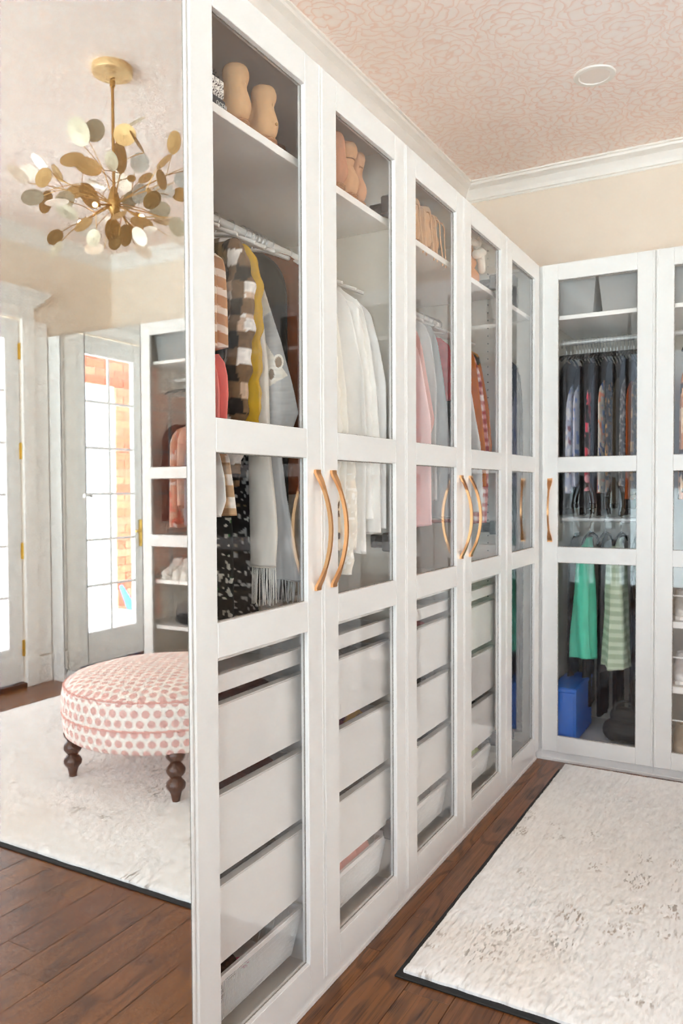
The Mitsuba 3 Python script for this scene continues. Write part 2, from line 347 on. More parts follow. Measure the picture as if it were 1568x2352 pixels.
def wardrobe(fr, W, label, deep=.575, plinth=True, shelf=2.10, rods=((0, None, 1.997),), holes=()):
    r = thing('wardrobe', label, 'wardrobe')
    U0 = -.0245
    for w0, w1 in ((.0, .018), (W - .018, W)): obj('side_panel', fr.m(cbox((-deep, U0, w0, w1, .0, ZT), .001)), 'm_carcass_shaded', r)
    obj('back_panel', fr.m(qbox((-deep, -deep + .006, .018, W - .018, .05, ZT))), 'm_carcass_shaded', r)
    obj('top_panel', fr.m(cbox((-deep, U0, .018, W - .018, ZT - .018, ZT), .001)), 'm_carcass_shaded', r)
    obj('base_panel', fr.m(cbox((-deep, U0, .018, W - .018, .060, .078), .001)), 'm_white_in', r)
    obj('plinth', fr.m(cat_([cbox((-.034, -.014, .0, W, 0, .062), .0015), cbox((-.016, -.009, .0, W, .0, .012), .001)])), 'm_white', r)
    if shelf: obj('shelf', fr.m(cbox((-deep + .007, -.040, .0185, W - .0185, shelf - .020, shelf), .0012)), 'm_white_in', r)
    if holes:
        hs = []
        for w in holes:
            for z in np.arange(.2, 2.3, .032): hs.append(moved(trimesh.creation.box((.0045, .0008, .0045)), (-.075, w, z)))
        obj('peg_hole', fr.m(cat_(hs)), 'm_dark', r, kind='stuff')
    return r
def rod(root, fr, w0, w1, z, u=-.30, m='m_rod', rr=.0125):
    k = obj('clothes_rod', fr.m(tube([(u, w0, z), (u, w1, z)], rr, 16)), m, root, smooth=40)
    for a in (w0, w1 - .012): obj('bracket', fr.m(tube([(u, a, z), (u, a + .012, z)], .022, 16)), 'm_steel', k)
def basket_mesh(a, b, zt, h):
    """wire basket: rim, sloped ends, fine vertical wires on the front"""
    ms = []; f0, f1 = -.05, -.52; i0, zb = .035, zt - h
    for bx in ((f0 - .012, f0, a, b, zt - .014, zt), (f1, f1 + .012, a, b, zt - .014, zt), (f1, f0, a, a + .012, zt - .014, zt), (f1, f0, b - .012, b, zt - .014, zt)): ms.append(cbox(bx, .002))
    n = int((b - a) / .0052)
    for i in range(n + 1):
        w = a + .006 + (b - a - .012) * i / n; w2 = a + i0 + (b - a - 2 * i0) * i / n
        ms.append(tube([(f0 - .006, w, zt - .01), (f0 - .020, w2, zb)], .00125, 3, False))
    for i in range(26):
        t = i / 25; u = f0 - .006 + (f1 - f0 + .012) * t; u2 = f0 - .02 + (f1 - f0 + .04) * t
        for w, w2 in ((a + .006, a + i0), (b - .006, b - i0)): ms.append(tube([(u, w, zt - .01), (u2, w2, zb)], .0012, 3, False))
    for k in range(1, 8):
        t = k / 8; z = zt - .01 - (h - .01) * t; d = i0 * t; u = f0 - .006 - .014 * t
        ms.append(tube([(u, a + .006 + d, z), (u, b - .006 - d, z)], .001, 3, False))
    ms.append(qbox((f1 + .02, f0 - .02, a + i0, b - i0, zb - .002, zb)))
    return cat_(ms)
def drawers(root, fr, w0, w1):
    a, b = w0 + .004, w1 - .004
    ms = [cbox((-.058, -.042, a, b, .856, .895), .0015), cbox((-.52, -.058, a + .006, b - .006, .858, .864), .001), cbox((-.52, -.058, a + .006, a + .014, .86, .885)), cbox((-.52, -.058, b - .014, b - .006, .86, .885))]
    obj('tray', fr.m(cat_(ms)), 'm_white', root)
    for z0, z1 in ((.663, .826), (.463, .632), (.268, .434)):
        ms = [cbox((-.060, -.044, a, b, z0, z1), .0015), cbox((-.52, -.060, a + .006, a + .018, z0 + .01, z1 - .012)), cbox((-.52, -.060, b - .018, b - .006, z0 + .01, z1 - .012)), cbox((-.52, -.508, a + .006, b - .006, z0 + .01, z1 - .012)), qbox((-.52, -.06, a + .01, b - .01, z0 + .008, z0 + .014))]
        k = obj('drawer', fr.m(cat_(ms)), 'm_white', root)
        obj('top_edge', fr.m(cbox((-.064, -.0425, a, b, z1, z1 + .0045), .001)), 'm_alu', k)
    obj('wire_basket', fr.m(basket_mesh(w0 + .005, w1 - .008, .232, .115)), 'm_white', root, label='white mesh pull-out basket')

FR = Frame('run', 0.0)
# the run along the left wall: 1 m, 1 m and 0.5 m frames, and the mirrored door before them
FM = Frame('run', -0.5)
r0 = wardrobe(FM, .5, 'wardrobe with a full height mirrored door at the near end of the white run', shelf=2.1)
mk = obj('mirror_door', FM.m(cat_([cbox((-.022, -.003, .0015, .4985, ZB, 2.62), .001), tube([(-.007, .4905, ZB), (-.007, .4905, 2.62)], .0090, 12), tube([(-.007, .0075, ZB), (-.007, .0075, 2.62)], .0095, 12)])), 'm_white', r0)
obj('mirror', tm(FM.v([(-.0005, .016, ZB + .002), (-.0005, .4845, ZB + .002), (-.0005, .4845, 2.618), (-.0005, .016, 2.618)]), [[0, 1, 2], [0, 2, 3]]), 'm_mirror', mk)
obj('edge_seal', FM.m(cat_([qbox((-.002, .0002, .4840, .4852, ZB, 2.62))])), 'm_gasket', mk)
r1 = wardrobe(FR, 1.0, 'white two door glass wardrobe nearest the mirror, holding plaid and cream knits')
glass_door(r1, FR, 0, handle=.4665, hinge=.018); glass_door(r1, FR, .5, handle=.5455, hinge=.982)
FR2 = Frame('run', 1.0)
r2 = wardrobe(FR2, 1.0, 'white two door glass wardrobe mid run, holding pink and grey clothes', holes=(.981,))
glass_door(r2, FR2, 0, handle=.4635, hinge=.018); glass_door(r2, FR2, .5, handle=.559, hinge=.982)
FR3 = Frame('run', 2.0)
r3 = wardrobe(FR3, .5, 'narrow white glass door wardrobe at the far corner end of the run')
glass_door(r3, FR3, 0, hinge=.018)
for r, fr in ((r1, FR), (r2, FR2)):
    rod(r, fr, .019, .981, 1.997)
    obj('shelf', fr.m(cbox((-.568, -.042, .0185, .9815, .925, .943), .0012)), 'm_white_in', r)
    obj('divider', fr.m(cbox((-.568, -.042, .491, .509, .078, .925), .001)), 'm_white_in', r)
    drawers(r, fr, .022, .489); drawers(r, fr, .511, .978)
rod(r3, FR3, .019, .481, 1.997)

# the back row
XO = .0095
back = []
FA = Frame('back', XO); FB = Frame('back', XO + .5); FD = Frame('back', XO + 1.5); FE = Frame('back', XO + 2.0); FG = Frame('back', XO + 2.5)
rA = wardrobe(FA, .5, 'white glass door wardrobe in the back row corner, its pull at the left edge')
glass_door(rA, FA, 0, handle=.041, hinge=.482)
obj('filler_strip', qbox((-.03, XO + .002, BK + .012, BK + .02, 0, ZT)), 'm_white', rA)
rB = wardrobe(FB, 1.0, 'white two door glass wardrobe of the back row with shoe shelves below')
glass_door(rB, FB, 0, hinge=.018, handle=.4665); glass_door(rB, FB, .5, handle=.5335)
rD = wardrobe(FD, .5, 'white wardrobe with one glass door in the middle of the back row')
glass_door(rD, FD, 0, handle=.459)
rE = wardrobe(FE, .5, 'glass door wardrobe with pink clothes next to the mirror doors of the back row')
glass_door(rE, FE, 0)
rG = wardrobe(FG, .72, 'wardrobe with frameless mirror doors beside the french doors')
for a, b, n in ((.004, .492, 0), (.497, .716, 1)):
    k = obj('mirror_door', FG.m(cbox((-.02, -.003, a, b, .085, ZT), .001)), 'm_gasket', rG)
    obj('mirror', tm(FG.v([(-.0025, a + .001, .086), (-.0025, b - .001, .086), (-.0025, b - .001, ZT - .001), (-.0025, a + .001, ZT - .001)]), [[0, 1, 2], [0, 2, 3]]), 'm_mirror', k)
    if n == 0: obj('knob', FG.m(cat_([tube([(0, .478, 1.26), (.022, .478, 1.26)], .006, 10), tube([(.02, .478, 1.26), (.03, .478, 1.26)], .013, 14)])), 'm_steel', k)
obj('filler_panel', qbox((3.232, XR, BK - .002, BK + .02, 0, ZT)), 'm_white', rG)
for r, fr, W in ((rA, FA, .5), (rB, FB, 1.0), (rD, FD, .5), (rE, FE, .5)): rod(r, fr, .019, W - .019, 2.015)
rod(rA, FA, .019, .481, 1.138)
for z in (.700, .410): obj('shelf', FB.m(cbox((-.55, -.04, .0185, .9815, z - .03, z), .0015)), 'm_white_in', rB)
for z in (.814, .539, .257): obj('guard_rail', FB.m(cat_([tube([(-.05, .02, z), (-.05, .98, z)], .004, 8)] + [tube([(-.05, w, z - .105), (-.05, w, z)], .0035, 6) for w in (.05, .95)])), 'm_rod', rB)
for z in (.732, .446, .16): obj('shelf', FE.m(cbox((-.568, -.04, .0185, .4815, z - .024, z), .0015)), 'm_white_in', rE)
obj('shelf', FD.m(cbox((-.568, -.04, .0185, .4815, .98, 1.0), .0015)), 'm_white_in', rD)

# ---------------------------------------------------------------- rug, rug pad, ottoman
obj('rug_pad', cbox((.118, 2.90, .655, 2.40, .0, .006), .002), 'm_black', label='thin black rug pad peeking out under the rug edge', cat='rug pad')
def rug_mesh():
    nx, ny = 150, 100; xs, yz = np.linspace(.135, 2.93, nx), np.linspace(.675, 2.462, ny)
    X, Y = np.meshgrid(xs, yz, indexing='ij')
    q = np.stack([X * 90, Y * 90, X * 0], -1); wob = .004 * (meshkit.noise(np.stack([X * 25, Y * 25, 0 * X], -1), 3) - .5)
    ed = np.minimum(np.minimum(X - xs[0], xs[-1] - X), np.minimum(Y - yz[0], yz[-1] - Y))
    Z = .0065 + .012 * np.clip(ed / .012, .55, 1) + .0018 * meshkit.noise(q)
    e2 = (ed < 1e-6)
    X2 = X + np.where((X == xs[0]) | (X == xs[-1]), wob, 0); Y2 = Y + np.where((Y == yz[0]) | (Y == yz[-1]), wob, 0)
    v = np.stack([X2, Y2, Z], -1).reshape(-1, 3); i = np.arange(nx * ny).reshape(nx, ny)
    f = np.concatenate([np.stack([i[:-1, :-1], i[1:, :-1], i[1:, 1:]], -1).reshape(-1, 3), np.stack([i[:-1, :-1], i[1:, 1:], i[:-1, 1:]], -1).reshape(-1, 3)])
    ring = np.concatenate([i[:, 0], i[-1, 1:], i[-2::-1, -1], i[0, -2:0:-1]])
    lo = v[ring].copy(); lo[:, 2] = .0062; n0 = len(v); v = np.vstack([v, lo]); m = len(ring); k = np.arange(m); k2 = (k + 1) % m
    f = np.concatenate([f, np.stack([ring[k], n0 + k, n0 + k2], -1), np.stack([ring[k], n0 + k2, ring[k2]], -1)])
    return tm(v, f)
obj('rug', rug_mesh(), 'm_rug', label='large cream wool rug with a faded grey brown pattern on the oak floor', cat='rug', smooth=40)

ot = thing('ottoman', 'round cream ottoman with pink velvet dots and turned dark legs on the rug', 'ottoman')
o3 = (1.45, 1.55, 0)
body = [(0.0, .215), (.40, .215), (.445, .218), (.458, .228), (.465, .26), (.468, .30), (.466, .318), (.4665, .322), (.469, .345), (.469, .40), (.463, .43), (.455, .437), (.45, .443), (.43, .458), (.37, .475), (.25, .487), (.12, .492), (0.0, .493)]
obj('cushion', moved(lathe(body, 96), o3), 'm_ottoman', ot, smooth=50)
for r, z in ((.4685, .320), (.4595, .436)): obj('piping', moved(trimesh.creation.torus(r, .0035, major_sections=96, minor_sections=8), (1.45, 1.55, z)), 'm_piping', ot, smooth=True)
lp = [(0, 0), (.016, 0), (.018, .012), (.022, .028), (.023, .034)]
for k in range(3):
    z0 = .036 + k * .062
    lp += [(.022 + .018 * math.sin(math.pi * t), z0 + .060 * t) for t in np.linspace(.0, 1, 9)]
lp += [(.024, .222), (.0, .222)]
for dx, dy in ((-.299, -.30), (.299, -.30), (-.299, .30), (.299, .30)):
    obj('leg', moved(lathe(lp, 24), (1.45 + dx, 1.55 + dy, .0202)), 'm_walnut', ot, smooth=40)

# ---------------------------------------------------------------- chandelier and recessed light
ch = thing('chandelier', 'gold branch chandelier with round brass leaves hanging from the ceiling', 'chandelier')
HUB = np.array([1.385, 1.18, 2.458])
obj('canopy', moved(lathe([(0, 0), (.079, 0), (.081, .004), (.081, .026), (.079, .03), (0, .03)], 48), (HUB[0], HUB[1], H - .03)), 'm_canopy', ch, smooth=40)
obj('rod', cat_([tube([HUB, (HUB[0], HUB[1], H - .07)], .006, 10), tube([(HUB[0], HUB[1], H - .08), (HUB[0], HUB[1], H - .055)], .011, 10), moved(trimesh.creation.torus(.009, .003, 16, 8), (HUB[0], HUB[1], H - .045))]), 'm_gold', ch, smooth=40)
obj('hub', moved(lathe([(0, -.05), (.01, -.05), (.016, -.035), (.024, -.02), (.026, .0), (.024, .02), (.018, .045), (.010, .07), (0, .07)], 24), HUB), 'm_gold', ch, smooth=40)
LEAF = [(1.415, 1.029, 2.696, -0.16, -0.85, -0.51, -0.03, -0.51, 0.86, 0.107, 1), (1.405, 1.098, 2.726, -0.78, -0.33, -0.53, -0.59, 0.13, 0.79, 0.09, 1), (1.582, 1.149, 2.67, -0.44, -0.74, 0.51, -0.72, 0.63, 0.29, 0.103, 0), (1.408, 1.241, 2.671, -0.95, 0.27, -0.12, -0.21, -0.32, 0.92, 0.124, 0), (1.281, 1.067, 2.569, 0.0, -0.92, -0.38, -0.14, -0.38, 0.92, 0.073, 1), (1.328, 0.995, 2.534, -0.15, -0.38, -0.91, -0.6, 0.77, -0.22, 0.103, 0), (1.309, 1.25, 2.633, -0.74, -0.48, -0.47, -0.59, 0.12, 0.8, 0.083, 2), (1.144, 1.271, 2.687, 0.13, -0.98, -0.12, -0.4, -0.16, 0.9, 0.091, 0), (1.112, 1.173, 2.57, 0.15, -0.85, 0.51, -0.7, 0.27, 0.66, 0.079, 0), (1.767, 1.137, 2.685, 0.23, -0.64, -0.73, -0.24, 0.69, -0.68, 0.089, 3), (1.755, 1.064, 2.619, -0.64, -0.7, 0.3, -0.68, 0.71, 0.2, 0.091, 3), (1.657, 0.939, 2.549, -0.88, -0.07, 0.47, -0.35, 0.76, -0.55, 0.096, 3), (1.557, 0.976, 2.533, -0.22, -0.97, 0.06, -0.55, 0.18, 0.82, 0.082, 0), (1.723, 1.19, 2.654, 0.33, -0.73, -0.59, -0.12, 0.59, -0.8, 0.075, 0), (1.662, 1.011, 2.485, -0.51, -0.17, -0.84, -0.68, 0.68, 0.27, 0.091, 1), (1.715, 1.12, 2.512, -0.87, 0.29, -0.39, -0.41, -0.0, 0.91, 0.097, 0), (1.509, 1.039, 2.455, -0.75, -0.25, -0.61, -0.65, 0.4, 0.64, 0.082, 1), (1.744, 1.311, 2.621, -0.45, -0.77, 0.46, -0.72, 0.61, 0.33, 0.091, 0), (1.66, 1.31, 2.583, -0.99, -0.09, 0.12, -0.15, 0.58, -0.8, 0.113, 0), (1.375, 0.884, 2.372, -0.12, 0.14, -0.98, -0.69, 0.7, 0.18, 0.088, 3), (1.418, 0.967, 2.37, -0.02, -0.48, -0.88, -0.5, 0.76, -0.41, 0.091, 1), (1.486, 1.333, 2.62, 0.05, -0.71, -0.71, -0.31, 0.66, -0.68, 0.097, 3), (1.286, 1.177, 2.543, -0.46, -0.42, -0.78, -0.74, 0.67, 0.08, 0.034, 0), (1.364, 1.248, 2.491, -0.83, -0.04, -0.56, -0.56, 0.14, 0.81, 0.08, 1), (1.333, 1.272, 2.519, -0.88, -0.06, -0.48, -0.48, 0.01, 0.88, 0.083, 2), (1.344, 1.334, 2.544, 0.07, -0.99, -0.1, -0.37, -0.12, 0.92, 0.045, 0), (1.347, 1.436, 2.592, -0.68, -0.67, 0.32, -0.72, 0.69, -0.09, 0.09, 2), (1.198, 1.39, 2.595, -0.57, -0.4, -0.72, -0.79, 0.5, 0.35, 0.084, 2), (1.298, 1.492, 2.583, -0.54, -0.77, 0.33, -0.78, 0.61, 0.14, 0.086, 0), (1.366, 1.342, 2.615, -0.16, -0.85, 0.51, -0.75, 0.44, 0.5, 0.069, 0), (1.277, 1.331, 2.461, -0.55, -0.45, -0.7, -0.77, 0.6, 0.22, 0.086, 1), (1.194, 1.132, 2.338, -0.65, -0.47, 0.6, -0.68, 0.72, -0.18, 0.089, 0), (1.204, 1.27, 2.385, 0.03, -0.06, -1.0, -0.73, 0.68, -0.07, 0.086, 0), (1.027, 1.149, 2.301, -0.9, -0.44, -0.05, -0.22, 0.54, -0.81, 0.075, 1), (1.135, 1.273, 2.305, -0.67, -0.45, 0.59, -0.68, 0.69, -0.24, 0.079, 3), (1.09, 1.013, 2.237, 0.02, -0.83, -0.56, -0.2, 0.54, -0.82, 0.073, 3), (1.389, 1.348, 2.316, -0.85, -0.31, 0.44, -0.51, 0.69, -0.51, 0.084, 3), (1.068, 1.046, 2.268, -0.44, -0.57, 0.7, -0.75, 0.66, 0.06, 0.051, 3), (1.331, 1.12, 2.33, -0.97, -0.06, -0.24, -0.22, -0.2, 0.95, 0.091, 0), (1.368, 1.226, 2.346, -0.96, 0.07, -0.27, -0.28, -0.14, 0.95, 0.088, 0), (1.457, 1.143, 2.281, -0.53, -0.67, 0.51, -0.71, 0.68, 0.16, 0.078, 3), (1.37, 1.054, 2.288, -0.24, -0.97, -0.05, -0.44, 0.06, 0.9, 0.069, 1), (1.303, 0.944, 2.296, -0.11, -0.85, 0.52, -0.67, 0.45, 0.59, 0.079, 0), (1.696, 1.327, 2.452, -0.51, -0.05, -0.86, -0.71, 0.58, 0.39, 0.089, 3), (1.51, 0.989, 2.295, -0.74, -0.07, -0.67, -0.63, 0.42, 0.65, 0.071, 0), (1.466, 0.952, 2.23, 0.14, -0.91, 0.39, -0.54, 0.27, 0.8, 0.078, 1), (1.658, 1.39, 2.509, -0.17, 0.06, -0.98, -0.72, 0.67, 0.16, 0.076, 3), (1.276, 1.099, 2.372, -0.09, -0.73, 0.68, -0.73, 0.52, 0.45, 0.066, 0), (1.64, 1.335, 2.639, 0.2, -0.24, -0.95, -0.57, 0.76, -0.31, 0.083, 3), (1.327, 1.126, 2.282, -0.85, -0.18, -0.5, -0.53, 0.17, 0.83, 0.061, 0)]
ang = np.arange(20) * 2 * np.pi / 20
def leaf_mesh(c, n, a, size):
    n = n / np.linalg.norm(n); a = a - n * (a @ n); a /= np.linalg.norm(a); b = np.cross(n, a); R = size / 2
    rr = R * (1 + .06 * np.cos(ang))
    out = c + np.outer(rr * np.cos(ang), a) + np.outer(rr * .9 * np.sin(ang), b)
    v = np.vstack([out - n * .0006, out + n * .0006, [c - n * .0006 - n * .003], [c + n * .0006 - n * .003]]); f = []
    for j in range(20):
        k = (j + 1) % 20; f += [(j, 20 + k, k), (j, 20 + j, 20 + k), (40, k, j), (41, 20 + j, 20 + k)]
    return tm(v, f)
lr = random.Random(8)
LEAF = list(LEAF)
for k in range(10):      # the side the mirror cuts off
    d = np.array([-.34 + .14 * lr.random(), -.25 + .6 * lr.random(), -.2 + .42 * lr.random()]); n = np.array([lr.uniform(-1, 1), lr.uniform(-1, 1), lr.uniform(-1, 1)])
    LEAF.append((*(HUB + d), *n, lr.uniform(-1, 1), lr.uniform(-1, 1), lr.uniform(-1, 1), .085, lr.choice((0, 1, 2, 0))))
tips = []
for L in LEAF:
    c, n, a = np.array(L[0:3]), np.array(L[3:6]), np.array(L[6:9])
    n = n / np.linalg.norm(n); a = a - n * (a @ n); a /= np.linalg.norm(a)
    if (c - HUB) @ a < 0: a = -a
    obj('leaf', leaf_mesh(c, n, a, L[9]), f'm_leaf{L[10]}', ch)
    tips.append(c - a * L[9] * .48)
left = list(range(len(tips)))
while left:             # branches: a stem from the hub that forks to neighbouring leaves
    i = max(left, key=lambda q: np.linalg.norm(tips[q] - HUB)); left.remove(i)
    near = sorted(left, key=lambda q: np.linalg.norm(tips[q] - tips[i]))[:2]
    near = [q for q in near if np.linalg.norm(tips[q] - tips[i]) < .22]
    for q in near: left.remove(q)
    mean = np.mean([tips[q] for q in [i] + near], 0); fork = HUB + (mean - HUB) * .68
    ms = [tube([HUB, HUB + (fork - HUB) * .5 + np.array([0, 0, .006]), fork], .0024, 6)]
    for q in [i] + near: ms.append(tube([fork, (fork + tips[q]) / 2 + np.array([0, 0, .004]), tips[q]], .0017, 6))
    obj('branch', cat_(ms), 'm_gold', ch)
for dx, dy, dz in ((.10, -.05, -.055), (-.12, .0, -.06), (.02, .11, -.05), (-.03, -.11, -.04), (.09, .08, -.02)):
    e = HUB + np.array([dx, dy, dz]); k = obj('lamp_holder', cat_([tube([HUB, e], .004, 8), tube([e, e + np.array([dx, dy, dz]) * .18], .009, 10)]), 'm_gold', ch)
    b = moved(trimesh.creation.icosphere(2, .010), e + np.array([dx, dy, dz]) * .26)
    kk = obj('bulb', b, 'm_bulb', k); scene[kk]['emitter'] = {'type': 'area', 'radiance': {'type': 'rgb', 'value': [8.0, 4.6, 2.0]}}
rl = thing('recessed_light', 'round white recessed light, switched off, in the pink ceiling', 'ceiling light')
obj('trim_ring', moved(lathe([(.058, .004), (.064, -.004), (.082, -.003), (.085, .0), (.085, .004), (.058, .004)], 48), (.304, 2.222, H - .003)), 'm_trim', rl, smooth=40)
obj('lens', moved(lathe([(0, -.001), (.06, -.001), (.06, .004), (0, .004)], 48), (.304, 2.222, H - .003)), 'm_lens', rl)

# ---------------------------------------------------------------- clothes
def nz3(*a, seed=0): return meshkit.noise(np.stack(np.broadcast_arrays(*[np.asarray(q, float) for q in a]), -1), seed)
def lin(c): return np.array(s2l(c))
def plain(c, var=.06, seed=0):
    C = lin(c)
    def f(u, w, z, t): return C * (1 - var + 2 * var * nz3(u * 60, z * 25, t * 3, seed=seed))[:, None]
    return f
def stripes(c1, c2, per, frac, slant=0.0):
    a, b = lin(c1), lin(c2)
    def f(u, w, z, t): m = (((z + slant * u) / per) % 1 < frac)[:, None]; return np.where(m, a, b) * (.94 + .12 * nz3(u * 80, z * 80, t))[:, None]
    return f
def plaid(cs, per):
    c = [lin(q) for q in cs]
    def f(u, w, z, t):
        a = ((u + .02 * np.sin(z * 9)) / per % 1 < .5).astype(int); b = ((z) / (per * 1.25) % 1 < .5).astype(int); k = a + b
        g = ((u / per).astype(int) + (z / per).astype(int)) % 2
        col = np.where((k == 0)[:, None], c[0], np.where((k == 2)[:, None], np.where((g == 0)[:, None], c[2], c[3]), c[1]))
        return col * (.75 + .5 * nz3(u * 150, z * 150, t * 4))[:, None]
    return f
def spots(bg, cols, scale, thr=.62, seed=0):
    B = lin(bg); C = np.array([lin(q) for q in cols])
    def f(u, w, z, t):
        n1 = nz3(u * scale, z * scale, t * 1.5, seed=seed); n2 = nz3(u * scale * .5 + 9, z * scale * .5, t, seed=seed + 5)
        k = np.minimum((n2 * len(C)).astype(int), len(C) - 1); m = (n1 > thr)[:, None]
        return np.where(m, C[k], B) * (.92 + .16 * nz3(u * 90, z * 90, t))[:, None]
    return f
def blocks(edges, cols):
    C = np.array([lin(q) for q in cols])
    def f(u, w, z, t): k = np.searchsorted(-np.array(edges), -(z + .25 * u)); return C[k] * (.86 + .28 * nz3(u * 110, z * 60, t * 2))[:, None]
    return f
def garment(pf, ub, hy, fold, color, seed=0, nz=90, nt=60, wlean=0.0):
    hy, fold = hy * .72, fold * .72
    """pf: (z, u of the front edge) from shoulder to hem; ub: u of the back edge. Closed cloth body with folds."""
    pf = sorted(pf, reverse=True); zs = np.array([q[0] for q in pf]); us = np.array([q[1] for q in pf])
    z = np.linspace(zs[0], zs[-1], nz); uf = np.interp(-z, -zs, us)
    uf = np.convolve(np.r_[uf[:1].repeat(2), uf, uf[-1:].repeat(2)], np.ones(5) / 5, 'valid')
    top = zs[0]; s = np.clip((top - z) / .085, 0, 1); sh = np.sqrt(np.clip(1 - (1 - s) ** 2, 0, 1))
    b = ub + (1 - sh) * (-.02 - ub - .30) * 0 ; bk = (us[0] - .10) * (1 - sh) + b * sh
    bk = np.minimum(bk, uf - .05)
    tt = np.linspace(0, 2 * np.pi, nt, endpoint=False); V, TT = [], []
    g = np.clip((top - z) / (top - zs[-1]), 0, 1)
    for i in range(nz):
        c, hx = (uf[i] + bk[i]) / 2, (uf[i] - bk[i]) / 2
        h = hy * (.25 + .75 * min(1, s[i] * 1.2)) * (.8 + .4 * g[i])
        ct, st = np.cos(tt), np.sin(tt)
        u = c + hx * np.sign(ct) * np.abs(ct) ** .75; w = h * np.sign(st) * np.abs(st) ** .8
        ph = seed * 1.7
        fo = fold * (.15 + .85 * g[i]) * (np.sin(u * 55 + ph + 1.2 * g[i]) + .6 * np.sin(u * 97 + ph * 2.1 - 2 * g[i]) + 1.2 * (nz3(u * 14, z[i] * 5, 0 * u, seed=seed) - .5))
        u = u + fold * .5 * g[i] * np.sin(tt * 5 + ph + z[i] * 6)
        V.append(np.stack([u, w + fo + wlean * g[i], np.full(nt, z[i]) + fold * .6 * np.sin(u * 40 + ph) * (i == nz - 1)], 1)); TT.append(tt)
    V = np.vstack(V); TT = np.concatenate(TT); idx = np.arange(nz * nt).reshape(nz, nt); nx = np.roll(idx, -1, 1)
    F = np.concatenate([np.stack([idx[:-1], idx[1:], nx[1:]], -1).reshape(-1, 3), np.stack([idx[:-1], nx[1:], nx[:-1]], -1).reshape(-1, 3)])
    n0 = len(V); V = np.vstack([V, V[:nt].mean(0), V[-nt:].mean(0) + [0, 0, .02]]); TT = np.r_[TT, 0, 0]
    F = np.concatenate([F, np.stack([np.full(nt, n0), idx[0], nx[0]], -1), np.stack([np.full(nt, n0 + 1), nx[-1], idx[-1]], -1)])
    return tm(V, F), color(V[:, 0], V[:, 1], V[:, 2], np.cos(TT) + np.sin(TT) * .5)
def sleeve(path, r, color, seed=0, n=120, sides=44):
    p = np.array(path, float); d = np.r_[0, np.cumsum(np.linalg.norm(np.diff(p, axis=0), axis=1))]; q = np.linspace(0, d[-1], n)
    P3 = np.stack([np.interp(q, d, p[:, k]) for k in range(3)], 1); r = np.interp(q / d[-1], np.linspace(0, 1, len(r)), r)
    r = r * (1 + .10 * np.sin(q * 70 + seed) + .06 * np.sin(q * 131)); m = tube(P3, r, sides)
    m.vertices[:, 1] = P3[:, 1].mean() + (m.vertices[:, 1] - P3[:, 1].mean()) * .8
    V = m.vertices; return m, color(V[:, 0], V[:, 1], V[:, 2], np.arctan2(V[:, 1] - P3[:, 1].mean(), .03) + 0 * V[:, 0])
def shade(m, fr, col, name, parent=None, **k):
    return obj(name, fr.m(m), 'm_fab', parent, smooth=True, color=np.clip(col, 0, 1), **k)
HOOK = [(0, 0, -.066), (0, 0, -.045), (.004, 0, -.032)] + [(.0185 * math.cos(t), 0, .0185 * math.sin(t)) for t in np.radians(np.linspace(-50, 200, 14))]
HOOKM = tube(HOOK, .0016, 6)
BARM = tube([(-.19, 0, -.112), (-.12, 0, -.083), (-.04, 0, -.068), (0, 0, -.064), (.04, 0, -.068), (.12, 0, -.083), (.19, 0, -.112)], .0055, 8)
def hanger(fr, w, u0=-.30, zr=1.997, label=None, group=None):
    k = thing('clothes_hanger', label, 'hanger', group)
    obj('hook', fr.m(moved(HOOKM, (u0, w, zr + .0))), 'm_steel', k, smooth=True)
    obj('shoulder_bar', fr.m(moved(BARM, (u0, w, zr))), 'm_black' if fr.kind == 'back' else 'm_white_in', k, smooth=True)
GH = {1: ('slim hanger with a chrome hook on the rod of the wardrobe nearest the mirror', 'hangers in the wardrobe nearest the mirror'), 2: ('slim hanger with a chrome hook on the rod of the middle wardrobe', 'hangers in the middle wardrobe'),
      3: ('slim hanger with a chrome hook on a rod of the back row', 'hangers in the back row')}
def wear(name, label, cat, fr, w, pf, color, ub=-.50, hy=.016, fold=.006, seed=0, grp=None, hg=1, sl=None, slr=(.036, .034, .03), zr=1.997, lean=0.0, hang=True, res=(90, 60)):
    m, c = garment(pf, ub, hy, fold, color, seed, res[0], res[1], wlean=lean); m.vertices[:, 1] += w
    k = shade(m, fr, c, name, label=label, cat=cat, group=grp)
    if sl is not None:
        m2, c2 = sleeve([(a, w - .022, b) for a, b in sl], slr, color, seed); shade(m2, fr, c2, 'sleeve', k)
    if hang: hanger(fr, w, label=GH[hg][0], group=GH[hg][1], zr=zr)
    return k
# wardrobe nearest the mirror, from its left side
TAN, CRM = '#c08a5c', '#efe2d4'
ST1 = stripes('#e9d6c6', '#b9855c', .040, .38, .5)
wear('striped_shirt', 'tan and white striped shirt, nearest the glass at the left', 'shirt', FR, .158, [(1.80, -.09), (1.784, -.066), (1.746, -.060), (1.70, -.060), (1.60, -.060)], ST1, seed=1)
wear('striped_shirt', 'second tan and white striped shirt, behind the first one', 'shirt', FR, .190, [(1.81, -.09), (1.795, -.068), (1.771, -.062), (1.70, -.060), (1.60, -.060)], ST1, seed=2)
wear('coral_shirt', 'coral pink ruched shirt hung below the first striped shirt', 'shirt', FR, .160, [(1.595, -.09), (1.58, -.075), (1.54, -.062), (1.50, -.058), (1.44, -.062), (1.395, -.070)], plain('#f08a80', .10), seed=3, hang=False)
wear('coral_shirt', 'second coral pink shirt, behind the first coral one', 'shirt', FR, .193, [(1.59, -.085), (1.57, -.068), (1.54, -.060), (1.50, -.058), (1.44, -.066), (1.395, -.075)], plain('#ec857b', .10), seed=33, hang=False)
